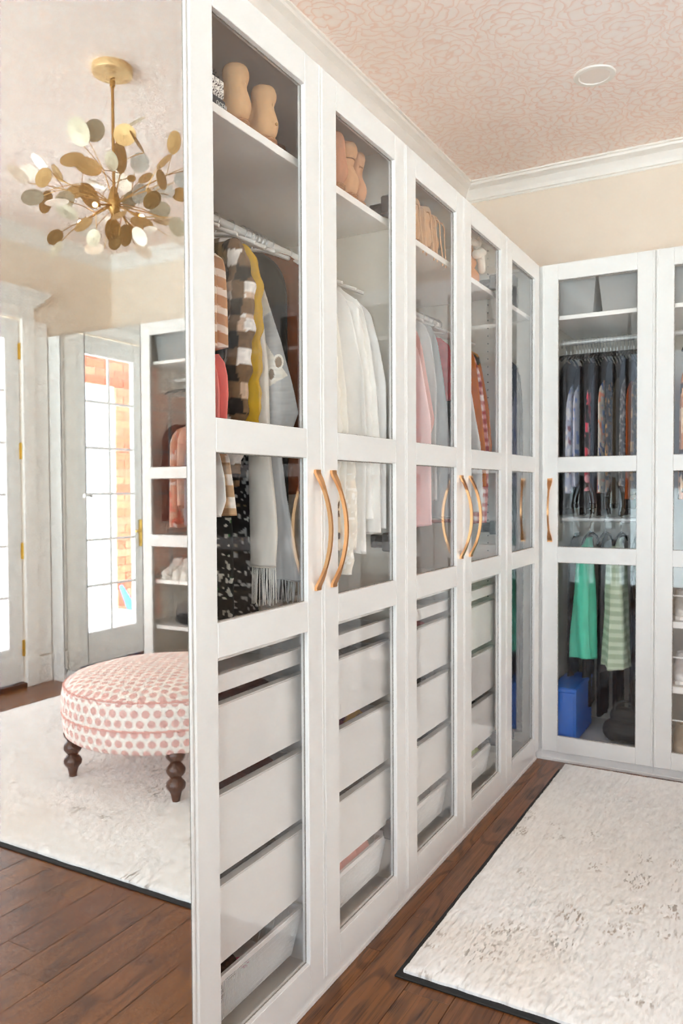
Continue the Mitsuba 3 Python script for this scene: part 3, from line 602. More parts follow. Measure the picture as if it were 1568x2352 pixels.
wear('white_blouse', 'white blouse hem hanging below the coral shirts', 'blouse', FR, .160, [(1.39, -.075), (1.366, -.058), (1.314, -.044), (1.267, -.042), (1.234, -.055)], plain('#efebe4', .03), seed=4, hang=False)
wear('striped_skirt', 'tan and cream checked skirt hem beside the white blouse', 'skirt', FR, .205, [(1.39, -.08), (1.36, -.066), (1.30, -.056), (1.235, -.050)], plaid(('#8a6a4c', '#c2a07c', '#ece2d6', '#ece2d6'), .04), seed=34, hang=False)
wear('black_shirt', 'black shirt showing between the striped shirts and the plaid cardigan', 'shirt', FR, .232, [(1.86, -.17), (1.83, -.13), (1.78, -.105), (1.50, -.100), (1.28, -.100)], plain('#131112'), seed=5)
pl = plaid(('#17120f', '#5d4630', '#b59a84', '#d6cec6'), .060)
wear('plaid_cardigan', 'fuzzy brown, black and cream plaid cardigan', 'cardigan', FR, .30, [(1.885, -.16), (1.871, -.125), (1.85, -.098), (1.80, -.085), (1.70, -.085), (1.55, -.09), (1.40, -.10), (1.30, -.11)], pl, seed=6, hy=.02,
     sl=[(-.115, 1.86), (-.088, 1.80), (-.084, 1.70), (-.10, 1.55), (-.115, 1.42), (-.125, 1.33)], slr=(.022, .034, .034, .034, .034, .03), res=(260, 220))
wear('mustard_cardigan', 'mustard yellow ribbed knit cardigan between plaid and grey knits', 'cardigan', FR, .368, [(1.885, -.16), (1.872, -.125), (1.845, -.10), (1.78, -.098), (1.60, -.105), (1.45, -.115)], plain('#b08a25', .16), seed=7, hy=.014,
     sl=[(-.138, 1.868), (-.112, 1.835), (-.104, 1.76), (-.110, 1.62), (-.121, 1.50), (-.122, 1.42), (-.124, 1.375)], slr=(.016, .028, .030, .030, .034, .036, .034))
wear('green_sequin_dress', 'dark green sequinned dress hanging behind the striped tops', 'dress', FR, .265, [(1.50, -.16), (1.45, -.13), (1.36, -.115), (1.10, -.105), (.98, -.105)], spots('#0d0f0d', ('#1f5a2a', '#cfcbc0', '#b9b5aa', '#2a5f2c', '#d8d4ca'), 130, .68, 3), seed=8, hang=False, res=(220, 120))
bd = thing('beige_scarf', 'long beige knit scarf with white fringe hanging over the rod', 'scarf')
m, c = garment([(1.84, -.17), (1.75, -.12), (1.60, -.10), (1.369, -.092), (1.264, -.078), (1.181, -.072), (1.10, -.080)], -.16, .014, .005, plain('#d9d0c3', .05), 9); m.vertices[:, 1] += .405; shade(m, FR, c, 'cloth', bd)
def fringe(fr, parent, u0, u1, w, z0, z1, n, col):
    rr = random.Random(n); ms = []
    for i in range(n):
        u = u0 + (u1 - u0) * i / (n - 1); e = rr.uniform(-.008, .008); ms.append(tube([(u, w, z0), (u + e * .4, w + e * .3, (z0 + z1) / 2), (u + e, w, z1 + rr.uniform(0, .012))], .0016, 4))
    m = cat_(ms); shade(m, fr, np.tile(lin(col), (len(m.vertices), 1)), 'fringe', parent, kind='stuff')
fringe(FR, bd, -.15, -.082, .405, 1.11, 1.0, 16, '#e9e4db')
def ponchoc(u, w, z, t):
    A, Bc, C, D = lin('#ded5c6'), lin('#a9a6a3'), lin('#e5dccd'), lin('#b5b3b0')
    up, lo, bt = z - (1.728 + .49 * (u + .14)), z - (1.664 - 1.45 * (u + .137)), z - (1.545 + .55 * (u + .13))
    out = np.where((up > 0)[:, None], A, np.where((lo > 0)[:, None], Bc, np.where((bt > 0)[:, None], C, D)))
    out = np.where(((z < 1.45 - .0 * u) & (bt < -.12) | (up > -.004) & (up < 0))[:, None], D * 1.05, out)
    for uc, zc in ((-.099, 1.609), (-.117, 1.579), (-.137, 1.543)):
        d = np.sqrt(((z - zc) / .0135) ** 2 + ((u - uc) / .0085) ** 2)
        out = np.where((d < 1.5)[:, None], lin('#efe7da'), out); out = np.where((d < 1.0)[:, None], lin('#8f7a63'), out)
    return out * (.90 + .2 * nz3(u * 10, z * 210, t * 2))[:, None]
pk = wear('grey_poncho', 'cream and grey colour block knit poncho with holes and long points', 'poncho', FR, .455, [(1.875, -.19), (1.853, -.165), (1.808, -.148), (1.763, -.131), (1.729, -.118), (1.662, -.095), (1.608, -.082), (1.542, -.062), (1.479, -.044), (1.425, -.075), (1.39, -.115)], ponchoc, seed=10, hy=.012, ub=-.42, res=(260, 220))
gs = thing('grey_scarf', 'grey woven scarf with a fringed hem hanging below the poncho', 'scarf')
m, c = garment([(1.46, -.13), (1.377, -.108), (1.274, -.096), (1.187, -.078), (1.10, -.060), (1.06, -.054)], -.15, .014, .005, plain('#b9b6b3', .12), 11); m.vertices[:, 1] += .475; shade(m, FR, c, 'cloth', gs)
fringe(FR, gs, -.14, -.058, .475, 1.07, 1.0, 20, '#c4c1bd')
wear('black_coat', 'black coat hanging between the grey poncho and the brown jacket', 'coat', FR, .52, [(1.925, -.22), (1.914, -.20), (1.891, -.158), (1.854, -.132), (1.808, -.118), (1.542, -.118), (1.20, -.118), (1.0, -.12)], plain('#0e0c0c'), seed=12)
wear('black_sequin_dress', 'black dress with silver sequins at the bottom left of the rod', 'dress', FR, .415, [(1.80, -.19), (1.5, -.17), (1.2, -.15), (.97, -.14)], spots('#0d0c0c', ('#cfcac2', '#a5a29e', '#6d5b3c'), 120, .68, 8), seed=13, res=(220, 120))
wear('brown_jacket', 'rust brown suede jacket with wide shoulders under the rod', 'jacket', FR, .575, [(1.945, -.26), (1.94, -.235), (1.925, -.165), (1.898, -.124), (1.885, -.113), (1.844, -.103), (1.456, -.10), (1.28, -.10)], plain('#6d3517', .10), seed=14, hy=.024, ub=-.51)
for i in range(7): hanger(FR, .60 + i * .012 + .004 * (i % 3), label=GH[1][0], group=GH[1][1])
WH = '#f1ede4'
whites = [('lace_dress', 'cream lace dress, leftmost of the white clothes', 'dress', .655, [(1.78, -.11), (1.72, -.085), (1.60, -.07), (1.45, -.06), (1.25, -.065), (1.0, -.06)], spots('#e6dcc8', ('#f4eee2', '#d9ccb4'), 70, .55, 2)),
          ('white_sweater', 'thin ivory sweater beside the cream lace dress', 'sweater', .705, [(1.85, -.11), (1.828, -.085), (1.803, -.078), (1.73, -.068), (1.657, -.06), (1.56, -.048), (1.458, -.042), (1.30, -.05), (1.12, -.052)], plain('#f0e9dc', .04)),
          ('fringed_jacket', 'off white jacket with a fringed front edge', 'jacket', .80, [(1.885, -.15), (1.869, -.127), (1.851, -.105), (1.799, -.083), (1.709, -.062), (1.62, -.040), (1.457, -.032), (1.195, -.036), (1.108, -.034)], plain('#f3efe8', .04)),
          ('white_coat', 'long white coat with a smooth sleeve among the white clothes', 'coat', .885, [(1.90, -.17), (1.879, -.146), (1.855, -.104), (1.814, -.083), (1.709, -.06), (1.579, -.042), (1.443, -.034), (1.16, -.034)], plain('#f2eee6', .03)),
          ('white_shirt', 'crisp white shirt, rightmost of the white clothes', 'shirt', .930, [(1.87, -.14), (1.855, -.121), (1.824, -.086), (1.716, -.056), (1.61, -.036), (1.505, -.034), (1.361, -.034), (1.168, -.034)], plain('#f6f3ee', .02))]
for i, (n, lb, ct, w, pf, col) in enumerate(whites):
    wear(n, lb, ct, FR, w, pf, col, seed=20 + i, hy=.016, fold=.006, slr=(.016, .022, .022, .02), sl=[(pf[1][1] - .02, pf[1][0] - .02), (pf[3][1] - .022, pf[3][0]), (pf[-3][1] - .03, pf[-3][0]), (pf[-1][1] - .035, pf[-1][0] + .04)] if i in (1, 3) else None)
wear('dotted_cardigan', 'cream cardigan with raised dots and a long hanging sleeve', 'cardigan', FR, .768, [(1.80, -.13), (1.60, -.10), (1.444, -.085), (1.369, -.062), (1.295, -.050), (1.185, -.05), (1.12, -.055)], spots('#e8dfd0', ('#f7f2e8',), 120, .62, 4), seed=27, hang=False,
     sl=[(-.075, 1.44), (-.068, 1.30), (-.068, 1.18), (-.075, 1.05)], slr=(.024, .028, .026, .02))
wear('leopard_blouse', 'leopard print blouse edge just right of the second pull handle', 'blouse', FR, .69, [(1.38, -.085), (1.33, -.062), (1.20, -.058), (1.12, -.06)], spots('#d9c7ae', ('#4a3a30', '#7a6858'), 55, .60, 6), seed=28, hang=False, ub=-.3)
# middle wardrobe
wear('coral_dress', 'deep coral dress at the left of the pink clothes', 'dress', FR, 1.235, [(1.83, -.14), (1.80, -.11), (1.60, -.10), (1.30, -.085), (1.05, -.075), (.98, -.075)], plain('#e07f74', .10), seed=30, hg=2)
wear('pink_blouse', 'pale pink blouse with a lace trimmed hem', 'blouse', FR, 1.275, [(1.80, -.115), (1.787, -.095), (1.771, -.083), (1.711, -.068), (1.621, -.052), (1.531, -.036), (1.487, -.034), (1.34, -.034), (1.192, -.034), (1.165, -.034)], plain('#f0c9c4', .05), seed=31, hg=2, fold=.008)
wear('rose_jacket', 'dusty rose jacket with a flared front beside the pale pink blouse', 'jacket', FR, 1.325, [(1.86, -.13), (1.84, -.107), (1.778, -.087), (1.702, -.075), (1.528, -.045), (1.476, -.060), (1.40, -.09)], plain('#cf9d93', .06), seed=32, hg=2)
wear('grey_cardigan', 'light grey cardigan hanging nearer the pink clothes', 'cardigan', FR, 1.385, [(1.91, -.16), (1.887, -.133), (1.881, -.110), (1.832, -.084), (1.739, -.068), (1.647, -.058), (1.464, -.063), (1.25, -.06)], plain('#bdbab6', .05), seed=33, hg=2, hy=.022)
wear('grey_coat', 'longer grey wool coat, right of the grey cardigan', 'coat', FR, 1.485, [(1.92, -.19), (1.911, -.167), (1.90, -.13), (1.837, -.10), (1.724, -.079), (1.597, -.060), (1.454, -.047), (1.327, -.046), (1.185, -.045)], plain('#b4b2b0', .06), seed=34, hg=2, hy=.024)
wear('red_blouse', 'red blouse with a white collar beside the grey coat', 'blouse', FR, 1.555, [(1.86, -.12), (1.834, -.093), (1.825, -.08), (1.76, -.063), (1.696, -.058), (1.62, -.07)], blocks((1.825,), ('#e9e2da', '#c92f35')), seed=35, hg=2)
wear('black_skirt', 'black skirt hanging below the red blouse', 'skirt', FR, 1.575, [(1.68, -.09), (1.6, -.065), (1.2, -.06)], plain('#141213'), seed=36, hg=2, hang=False)
wear('white_tunic', 'white tunic at the left of the rust clothes', 'tunic', FR, 1.795, [(1.72, -.12), (1.677, -.08), (1.573, -.062), (1.468, -.042), (1.365, -.036), (1.261, -.034), (1.20, -.04)], plain('#f0ece5', .03), seed=37, hg=2, hy=.024)
wear('rust_shirt', 'rust orange shirt beside the white tunic', 'shirt', FR, 1.848, [(1.86, -.13), (1.843, -.104), (1.833, -.089), (1.753, -.074), (1.612, -.056), (1.453, -.038), (1.30, -.036)], plain('#c2702c', .08), seed=38, hg=2, hy=.018)
wear('gingham_shirt', 'red and white gingham shirt behind the rust shirt', 'shirt', FR, 1.890, [(1.86, -.13), (1.845, -.105), (1.75, -.074), (1.60, -.054), (1.45, -.040), (1.25, -.045), (1.15, -.05)], plaid(('#9c3b33', '#c98a80', '#f1e6df', '#f1e6df'), .03), seed=39, hg=2)
wear('leopard_jacket', 'leopard print jacket, rightmost before the peg hole panel', 'jacket', FR, 1.925, [(1.87, -.14), (1.857, -.113), (1.843, -.095), (1.761, -.078), (1.617, -.052), (1.456, -.038), (1.38, -.05)], lambda u, w, z, t: np.where((z > 1.80)[:, None], spots('#b8813f', ('#231812',), 70, .55, 3)(u, w, z, t), plain('#b8682a', .1)(u, w, z, t)), seed=40, hg=2)
for i in range(4): hanger(FR, 1.60 + i * .03, label=GH[2][0], group=GH[2][1])
for i in range(10): wear('black_gown', f"long black gown, {('first', 'second', 'third', 'fourth', 'fifth', 'sixth', 'seventh', 'eighth', 'ninth', 'tenth')[i]} from the near end of the narrow corner wardrobe", 'gown', FR3, .068 + i * .0405, [(1.93, -.18), (1.91, -.12), (1.85, -.075), (1.70, -.060), (1.0, -.055), (.14 + .03 * (i % 3), -.060)], plain(('#080708', '#0b090b', '#0a0a0d')[i % 3]), seed=200 + i, hy=.020, fold=.003, hg=2, grp='black gowns in the corner wardrobe', hang=False)
obj('storage_case', FR3.m(cbox((-.52, -.09, .03, .47, 2.101, 2.29), .01)), 'm_dark', label='dark storage case on the top shelf of the narrow corner wardrobe', cat='case')
# back row: edge-on clothes; front edge depth is u = -(Y - BK)
ORD = ('first', 'second', 'third', 'fourth', 'fifth', 'sixth', 'seventh', 'eighth', 'ninth', 'tenth', 'eleventh', 'twelfth', 'thirteenth')
def bk(name, label, cat, fr, w, z0, z1, col, seed, front=-.10, grp=None, zr=2.015, sh=.10, hy=.013, ub=-.48, fold=.006, lean=0.0, hang=True):
    pf = [(z0, front - .14), (z0 - .012, front - .09), (z0 - .05, front - .03), (z0 - .11, front), ((z0 + z1) / 2, front + .005), (z1, front + .01)]
    return wear(name, label, cat, fr, w, pf, col, seed=seed, hy=hy, ub=ub, fold=fold, hg=3, zr=zr, lean=lean, hang=hang, res=(130, 56))
bk('floral_dress', 'pale blue and white floral dress at the left end of the corner rod', 'dress', FA, .095, 1.80, 1.27, spots('#b9bccb', ('#5a6fa8', '#e9e4e0', '#8e5a6b'), 45, .55, 1), 50)
bk('lilac_floral_shirt', 'lilac floral top beside the pale blue floral dress', 'shirt', FA, .125, 1.80, 1.30, spots('#cfcbd6', ('#6f86c6', '#a5a0b4'), 45, .6, 2), 51)
bk('black_dress', 'black dress, one of those on the corner rod', 'dress', FA, .155, 1.86, 1.20, plain('#0e0d0e'), 52, grp=None)
bk('red_floral_skirt', 'black skirt with a bright pink and red floral panel', 'skirt', FA, .182, 1.80, 1.28, spots('#1a1013', ('#e2415a', '#f0a0a8', '#c92a3c'), 26, .5, 3), 53)
bk('navy_dress', 'dark navy dress beside the pink floral skirt', 'dress', FA, .21, 1.87, 1.22, plain('#10131f'), 54)
bk('pastel_print_dress', 'pastel blue, cream and coral print dress mid rod', 'dress', FA, .24, 1.81, 1.27, spots('#cfc7bd', ('#7f9bc4', '#e39a80', '#e9dfcf', '#39518f'), 34, .5, 4), 55)
bk('leopard_dress', 'dark leopard print dress on the corner rod', 'dress', FA, .272, 1.80, 1.25, spots('#20160f', ('#c9964f', '#8f6231'), 50, .58, 5), 56)
bk('olive_dress', 'dark olive dress right of the leopard print dress', 'dress', FA, .305, 1.82, 1.22, plain('#3b3225', .12), 57)
bk('grey_print_shirt', 'narrow grey speckled top beside the orange dress', 'shirt', FA, .34, 1.82, 1.30, spots('#57504b', ('#b7afa6',), 90, .6, 6), 58)
bk('orange_dress', 'burnt orange dress near the right of the corner rod', 'dress', FA, .365, 1.80, 1.24, plain('#a34a1a', .14), 59)
bk('brown_leopard_shirt', 'golden brown top behind the burnt orange dress', 'shirt', FA, .385, 1.81, 1.26, spots('#6d4a22', ('#b8874a',), 60, .6, 7), 60)
bk('black_coat', 'black coat, rightmost on the corner rod', 'coat', FA, .43, 1.90, 1.20, plain('#0d0c0c'), 61, hy=.02)
BW = (.045, .066, .110, .140, .168, .196, .225, .256, .288, .322, .352, .408, .458)
for i in range(13): bk('black_garment', f'black garment, {ORD[i]} from the left among the black clothes on the corner rod', 'clothes', FA, BW[i], 1.925 - .012 * (i % 3), 1.16 + .03 * (i % 3), plain('#070607'), 120 + i, front=-.17, grp='black clothes on the corner rod', hy=.008, fold=.003)
for i in range(6): bk('dark_trousers', f'black trousers, {ORD[i]} from the left at the back of the low rod', 'trousers', FA, .06 + i * .075, 1.06, .16 + .03 * (i % 2), plain('#0b0a0b'), 140 + i, zr=1.138, front=-.30, grp='black trousers on the low rod', ub=-.50, hy=.02, hang=False)
bk('teal_dress', 'sea green dress hanging from the low rod in the corner wardrobe', 'dress', FA, .165, 1.05, .48, plain('#57c2a2', .10), 62, zr=1.138, front=-.10, ub=-.27, fold=.016, hy=.055)
bk('mint_dress', 'pale mint striped pleated dress on the low rod', 'dress', FA, .31, 1.05, .45, stripes('#c5cfb7', '#a9b79a', .04, .5), 63, zr=1.138, front=-.08, ub=-.27, fold=.018, hy=.06)
bk('grey_trousers', 'dark grey trousers on the low rod between the green dresses', 'trousers', FA, .235, 1.03, .40, plain('#2c2b2d'), 64, zr=1.138, front=-.20)
bk('charcoal_skirt', 'charcoal skirt at the right end of the low rod', 'skirt', FA, .42, 1.03, .40, plain('#1d1b1a'), 65, zr=1.138, front=-.14)
bk('animal_print_shirt', 'tan and brown animal print top in the second back wardrobe', 'shirt', FB, .10, 1.84, 1.24, spots('#3a2415', ('#d6a577', '#b87848', '#e6c7a2'), 36, .47, 9), 66, front=-.08, hy=.02)
bk('rust_print_dress', 'white dress with rust red giraffe print blocks', 'dress', FB, .155, 1.80, 1.08, lambda u, w, z, t: np.where(((z / .17) % 1 < .5)[:, None], spots('#ecd9c8', ('#c4532c',), 34, .5, 10)(u, w, z, t), spots('#b5552f', ('#e8b493',), 50, .6, 11)(u, w, z, t)), 67, front=-.07, hy=.022)
bk('orange_skirt', 'orange and brown print skirt further along the second back wardrobe', 'skirt', FB, .22, 1.82, 1.12, spots('#5b3017', ('#d27a38', '#e7b07c'), 40, .5, 12), 68)
for i in range(9): bk('dark_dress', ('black', 'brown', 'navy', 'plum', 'charcoal', 'dark red', 'olive', 'indigo', 'grey')[i] + ' dress in the second back wardrobe', 'dress', FB, .30 + i * .075, 1.84 - .02 * (i % 3), 1.05 + .05 * (i % 4), plain(('#121112', '#2b1a12', '#151a2b', '#2b1626', '#26241f', '#3d1513', '#2c2c18', '#1d1f38', '#3a3735')[i]), 70 + i)
for i in range(8): bk('dark_coat', ('black', 'brown', 'navy', 'plum', 'charcoal', 'dark red', 'olive', 'grey')[i] + ' coat in the wardrobe in the middle of the back row', 'coat', FD, .06 + i * .053, 1.86 - .02 * (i % 3), 1.03 + .04 * (i % 4), plain(('#121112', '#2b1a12', '#151a2b', '#2b1626', '#26241f', '#3d1513', '#2c2c18', '#3a3735')[i]), 85 + i)
pinks = [('pink_stripe_dress', 'red and cream striped dress in the wardrobe beside the mirror doors', 'dress', .16, 1.78, 1.02, stripes('#dd6a5d', '#ead9c8', .075, .5)), ('blush_blouse', 'blush pink blouse with full sleeves', 'blouse', .27, 1.72, 1.20, plain('#e0b9a4', .08)),
         ('grey_blue_skirt', 'grey blue skirt between the pink clothes', 'skirt', .22, 1.60, 1.08, plain('#8e949c', .08)), ('peach_dress', 'peach print dress nearest the mirror doors', 'dress', .335, 1.70, 1.06, spots('#dba58a', ('#f1e4da', '#d9705c'), 30, .55, 3)),
         ('blue_coral_dress', 'coral and blue print dress at the far end of the pink clothes', 'dress', .10, 1.74, 1.10, spots('#e2a183', ('#5d7fc0', '#f0e6da'), 24, .5, 4)), ('black_trousers', 'black trousers at the mirror side of the rod', 'trousers', .40, 1.72, 1.10, plain('#181616'))]
for i, (n, lb, ct, w, z0, z1, col) in enumerate(pinks): bk(n, lb, ct, FE, w, z0, z1, col, 95 + i, front=-.08, hy=.02)

# ---------------------------------------------------------------- boots, shoes, boxes, bags
def boot(name, label, fr, w, u, z, h, col, cat='boot', group=None, lean=0, sole='#6b4a30', r=.036, toe=.10, laces=False, turn=0.0, parent=None):
    """toe points forward (+u); u is the toe's front"""
    m = hullchain([((-.06, 0, h - .01, r), (-.062, 0, .10, r * 1.02)), ((-.062, 0, .10, r * 1.02), (-.055, 0, .042, .034)), ((-.062, 0, .085, r * .98), (-.012, 0, .05, .036)), ((-.055, 0, .038, .032), (.0, 0, .036, .034)),
                   ((-.012, 0, .05, .034), (toe * .35, 0, .032, .031)), ((.0, 0, .036, .034), (toe * .62, 0, .028, .026))], .012, 10)
    mm = m3.Manifold(m3.Mesh(m.vertices.astype(np.float32), m.faces.astype(np.uint32))); cut = m3.Manifold.cylinder(.08, r * .80, r * .84, 20).translate((-.061, 0, max(h - .045, .07)))
    try:
        q = (mm - cut).to_mesh(); m = tm(q.vert_properties[:, :3], q.tri_verts)
    except Exception: pass
    off = np.array([u - toe * .62 - .026, w, z - .0035 + .008])
    def fin(me):
        me = me.copy()
        if turn: me.apply_transform(trimesh.transformations.rotation_matrix(turn, (0, 0, 1)))
        me.vertices = me.vertices + off; return fr.m(me)
    k = thing(name, label, cat, group)
    V = m.vertices; c = plain(col, .12)(V[:, 0] * .6, V[:, 1], V[:, 2], V[:, 1] * 20)
    obj('upper', fin(m), 'm_fab', k, smooth=40, color=None if False else None) if False else obj('upper', ply(fin(m), 'm_fab', True, color=np.clip(c, 0, 1)), None, k)
    so = hull2d([(-.088, -.028), (-.095, 0), (-.088, .028), (-.02, .032), (toe * .5, .034), (toe * .62 + .022, .02), (toe * .62 + .028, 0), (toe * .62 + .022, -.02), (toe * .5, -.034), (-.02, -.032)], -.004, .012)
    obj('sole', ply(fin(so), 'm_shiny', False, color=np.tile(lin(sole), (len(so.vertices), 1))), None, k)
    if laces:
        for s in (-1, 1):
            l = tube([(-.02, s * .006, h - .02), (.02, s * .03, .10), (toe * .62, s * .025, .05), (toe * .62 + .03, s * .02, .02), (toe * .62 + .034, s * .018, -.03)], .0022, 6)
            obj('lace', ply(fin(l), 'm_shiny', True, color=np.tile(lin('#c9966a'), (len(l.vertices), 1))), None, k)
    return k
def hull2d(pts, z0, z1):
    p = np.array(pts); return trimesh.convex.convex_hull(np.vstack([np.c_[p, np.full(len(p), z0)], np.c_[p * .97, np.full(len(p), z1)]]))
SZ = 2.1005
def heel_boot(name, label, w, u, h, col, r=.031, bulge=0.0, pinch=.0, laces=False, sole='#9a6a42', z=SZ, fr=FR):
    """ankle boot with its heel to the front (u is the heel's back edge) and the toe pointing into the wardrobe"""
    b = [((-.041, 0, h - .012, r), (-.044, 0, .092, r * .80 - pinch)), ((-.044, 0, .092, r * .80 - pinch), (-.036 + bulge * .5, 0, .048, r * 1.0)), ((-.036, 0, .048, r), (-.036, 0, .036, r * .92)), ((-.046, 0, .085, r * .84), (-.10, 0, .045, r * .95)),
         ((-.036, 0, .038, r * .9), (-.12, 0, .036, r)), ((-.10, 0, .045, r * .95), (-.155, 0, .032, r * .72))]
    m = hullchain(b, .010, 10); mm = m3.Manifold(m3.Mesh(m.vertices.astype(np.float32), m.faces.astype(np.uint32)))
    q = (mm - m3.Manifold.cylinder(.08, r * .78, r * .86, 20).translate((-.041, 0, h - .04))).to_mesh(); m = tm(q.vert_properties[:, :3], q.tri_verts)
    k = thing(name, label, 'boot'); off = np.array([u + .0, w, z + .012])
    fin = lambda me: fr.m(moved(me, off))
    V = m.vertices; obj('upper', ply(fin(m), 'm_fab', 30 if False else True, color=np.clip(plain(col, .10)(V[:, 0] * .5, V[:, 1], V[:, 2], V[:, 1] * 30), 0, 1)), None, k)
    st = []
    for q in range(5): st.append(moved(lathe([(0, 0), (r * .86 - .001 * q % .002, 0), (r * .90, .0022), (r * .86, .0044), (0, .0044)], 20), (-.036, 0, -.0115 + .0046 * q)))
    so = hull2d([(-.08, -.026), (-.08, .026), (-.15, .024), (-.178, .012), (-.18, 0), (-.178, -.012), (-.15, -.024)], -.0115, .006)
    for nm, me in (('stacked_heel', cat_(st)), ('sole', so)): obj(nm, ply(fin(me), 'm_shiny', False, color=np.tile(lin(sole), (len(me.vertices), 1))), None, k)
    if laces:
        for s_ in (-1, 1):
            l = tube([(-.03, s_ * .012, h - .006), (-.002, s_ * .02, h - .02), (.004, s_ * .022, .10), (.006, s_ * .020, .05), (.010, s_ * .016, .012), (.0125, s_ * .014, -.02), (.0125, s_ * .014, -.04)], .0024, 6)
            obj('lace', ply(fin(l), 'm_shiny', True, color=np.tile(lin('#cf9f74'), (len(l.vertices), 1))), None, k)
    return k
heel_boot('ankle_boot', 'tan suede ankle boot, left of the pair on the top shelf nearest the mirror', .268, -.046, .128, '#c59a70')
k = heel_boot('ankle_boot', 'tan suede ankle boot with a rivet, right one on the top shelf nearest the mirror', .378, -.046, .128, '#c59a70')
obj('rivet', ply(moved(trimesh.creation.icosphere(2, .0035), (-.0465, .372, SZ + .052)), 'm_gold'), None, k)
heel_boot('ankle_boot', 'reddish tan boot, left of three on the second top shelf', .700, -.044, .142, '#bd8566', r=.036, pinch=-.012, bulge=.012)
heel_boot('ankle_boot', 'tan boot with a wide top, middle of three on the second top shelf', .782, -.046, .148, '#c89a74', r=.034, pinch=.006)
heel_boot('ankle_boot', 'slim tan boot, right of three on the second top shelf', .852, -.050, .150, '#c39372', r=.027, pinch=.003)
heel_boot('laced_boot', 'tan boot with loose laces, left on the third top shelf', 1.245, -.056, .140, '#c9986e', laces=True, r=.034)
heel_boot('laced_boot', 'tan boot with laces over the shelf edge, middle of the third top shelf', 1.340, -.056, .142, '#cf9e74', laces=True, r=.034)
heel_boot('laced_boot', 'tan boot with loose laces, right on the third top shelf', 1.418, -.056, .138, '#c69266', laces=True, r=.028)
for i, w in enumerate((.50, .585, .66)): heel_boot('brown_boot', ('brown boot deep on the shelf behind the riveted boot', 'dark brown boot at the dark end of the first top shelf', 'dark brown boot deep behind the second pair of shelf boots')[i], w, -.20, .13, ('#6b3f22', '#5d3219', '#5d3219')[i])
# houndstooth pouch with lettering and a fluffy black pompom
hb = thing('houndstooth_pouch', 'small black pouch with a houndstooth band, pompom and white letters on the top shelf', 'pouch')
m = cbox((-.125, -.058, .125, .196, SZ + .001, SZ + .034), .006); obj('base', FR.m(m), 'm_black', hb)
m = cbox((-.122, -.060, .128, .194, SZ + .0335, SZ + .076), .006)
for _ in range(4): m = m.subdivide()
V = m.vertices; hu, hv = (V[:, 1] + .3 * V[:, 0]) / .0085, V[:, 2] / .0085
fu, fv = hu % 1, hv % 1; cell = (np.floor(hu) + np.floor(hv)) % 2
dark = np.where(cell < .5, (fu + fv) % 1 < .42, (fu - fv) % 1 < .30)
obj('band', ply(FR.m(m), 'm_fab', True, color=np.where(dark[:, None], lin('#3a2117'), lin('#f1ebe2'))), None, hb)
pb = random.Random(2); ms = []
for i in range(300):
    d = np.array([pb.gauss(0, 1), pb.gauss(0, 1), abs(pb.gauss(0, 1)) * .8]); d /= np.linalg.norm(d); e = d * np.array([.9, 1.25, .75]); o = np.array([-.088, .158, SZ + .076]); ms.append(tube([o + e * .004, o + e * (.022 + .010 * pb.random())], (.002, .0006), 4))
obj('pompom', FR.m(cat_(ms)), 'm_black', hb, kind='stuff')
tx = meshkit.text_mesh('OCEN', .0095, .0008); tx.apply_transform(trimesh.transformations.rotation_matrix(math.pi / 2, (1, 0, 0))); tx.apply_transform(trimesh.transformations.rotation_matrix(math.pi / 2, (0, 0, 1)))
tx.apply_translation((-.0577, .158, SZ + .012)); obj('lettering', tx, 'm_white', hb)
# carried bag with a scarf on the fourth top shelf
tb = thing('tan_bag', 'orange tan leather bag with a pale cloth tied at its handle, fourth top shelf', 'bag')
m = hullchain([((-.125, 1.79, SZ + .05, .045), (-.125, 1.885, SZ + .05, .045)), ((-.12, 1.80, SZ + .11, .03), (-.12, 1.88, SZ + .11, .03))], .014, 6); V = m.vertices
obj('body', ply(m, 'm_shiny', True, color=plain('#c9824c', .08)(V[:, 0], V[:, 1], V[:, 2], V[:, 0])), None, tb)
hp = [(-.11, 1.84 + .05 * math.cos(t), SZ + .13 + .09 * math.sin(t)) for t in np.linspace(0, math.pi, 15)]
m = tube(hp, .006, 8); obj('handle', ply(m, 'm_shiny', True, color=np.tile(lin('#b46c39'), (len(m.vertices), 1))), None, tb)
m = hullchain([((-.075, 1.84, SZ + .13, .018), (-.07, 1.90, SZ + .15, .016)), ((-.07, 1.88, SZ + .15, .016), (-.072, 1.90, SZ + .08, .014)), ((-.08, 1.86, SZ + .17, .013), (-.08, 1.90, SZ + .215, .008)), ((-.08, 1.80, SZ + .17, .014), (-.08, 1.88, SZ + .18, .012))], .01, 6); V = m.vertices
obj('cloth', ply(m, 'm_fab', True, color=plain('#e2d8cb', .1)(V[:, 0], V[:, 1], V[:, 2], V[:, 0])), None, tb)
# storage boxes on the back row's top shelf
def storage(fr, w0, w1, label):
    k = thing('storage_box', label, 'box'); z = 2.101; h = .165
    a = [(-.53, w0 + .02, z), (-.09, w0 + .02, z), (-.09, w1 - .02, z), (-.53, w1 - .02, z), (-.55, w0 + .004, z + h), (-.07, w0 + .004, z + h), (-.07, w1 - .004, z + h), (-.55, w1 - .004, z + h)]
    obj('body', fr.m(tm(a, [(0, 2, 1), (0, 3, 2), (0, 1, 5), (0, 5, 4), (1, 2, 6), (1, 6, 5), (2, 3, 7), (2, 7, 6), (3, 0, 4), (3, 4, 7)])), 'm_plastic', k)
    obj('lid', fr.m(cbox((-.556, -.062, w0, w1, z + h, z + h + .018), .007)), 'm_white', k)
storage(FA, .022, .235, 'translucent storage box with a white lid, left on the corner top shelf'); storage(FA, .240, .478, 'translucent storage box with a white lid, right on the corner top shelf')
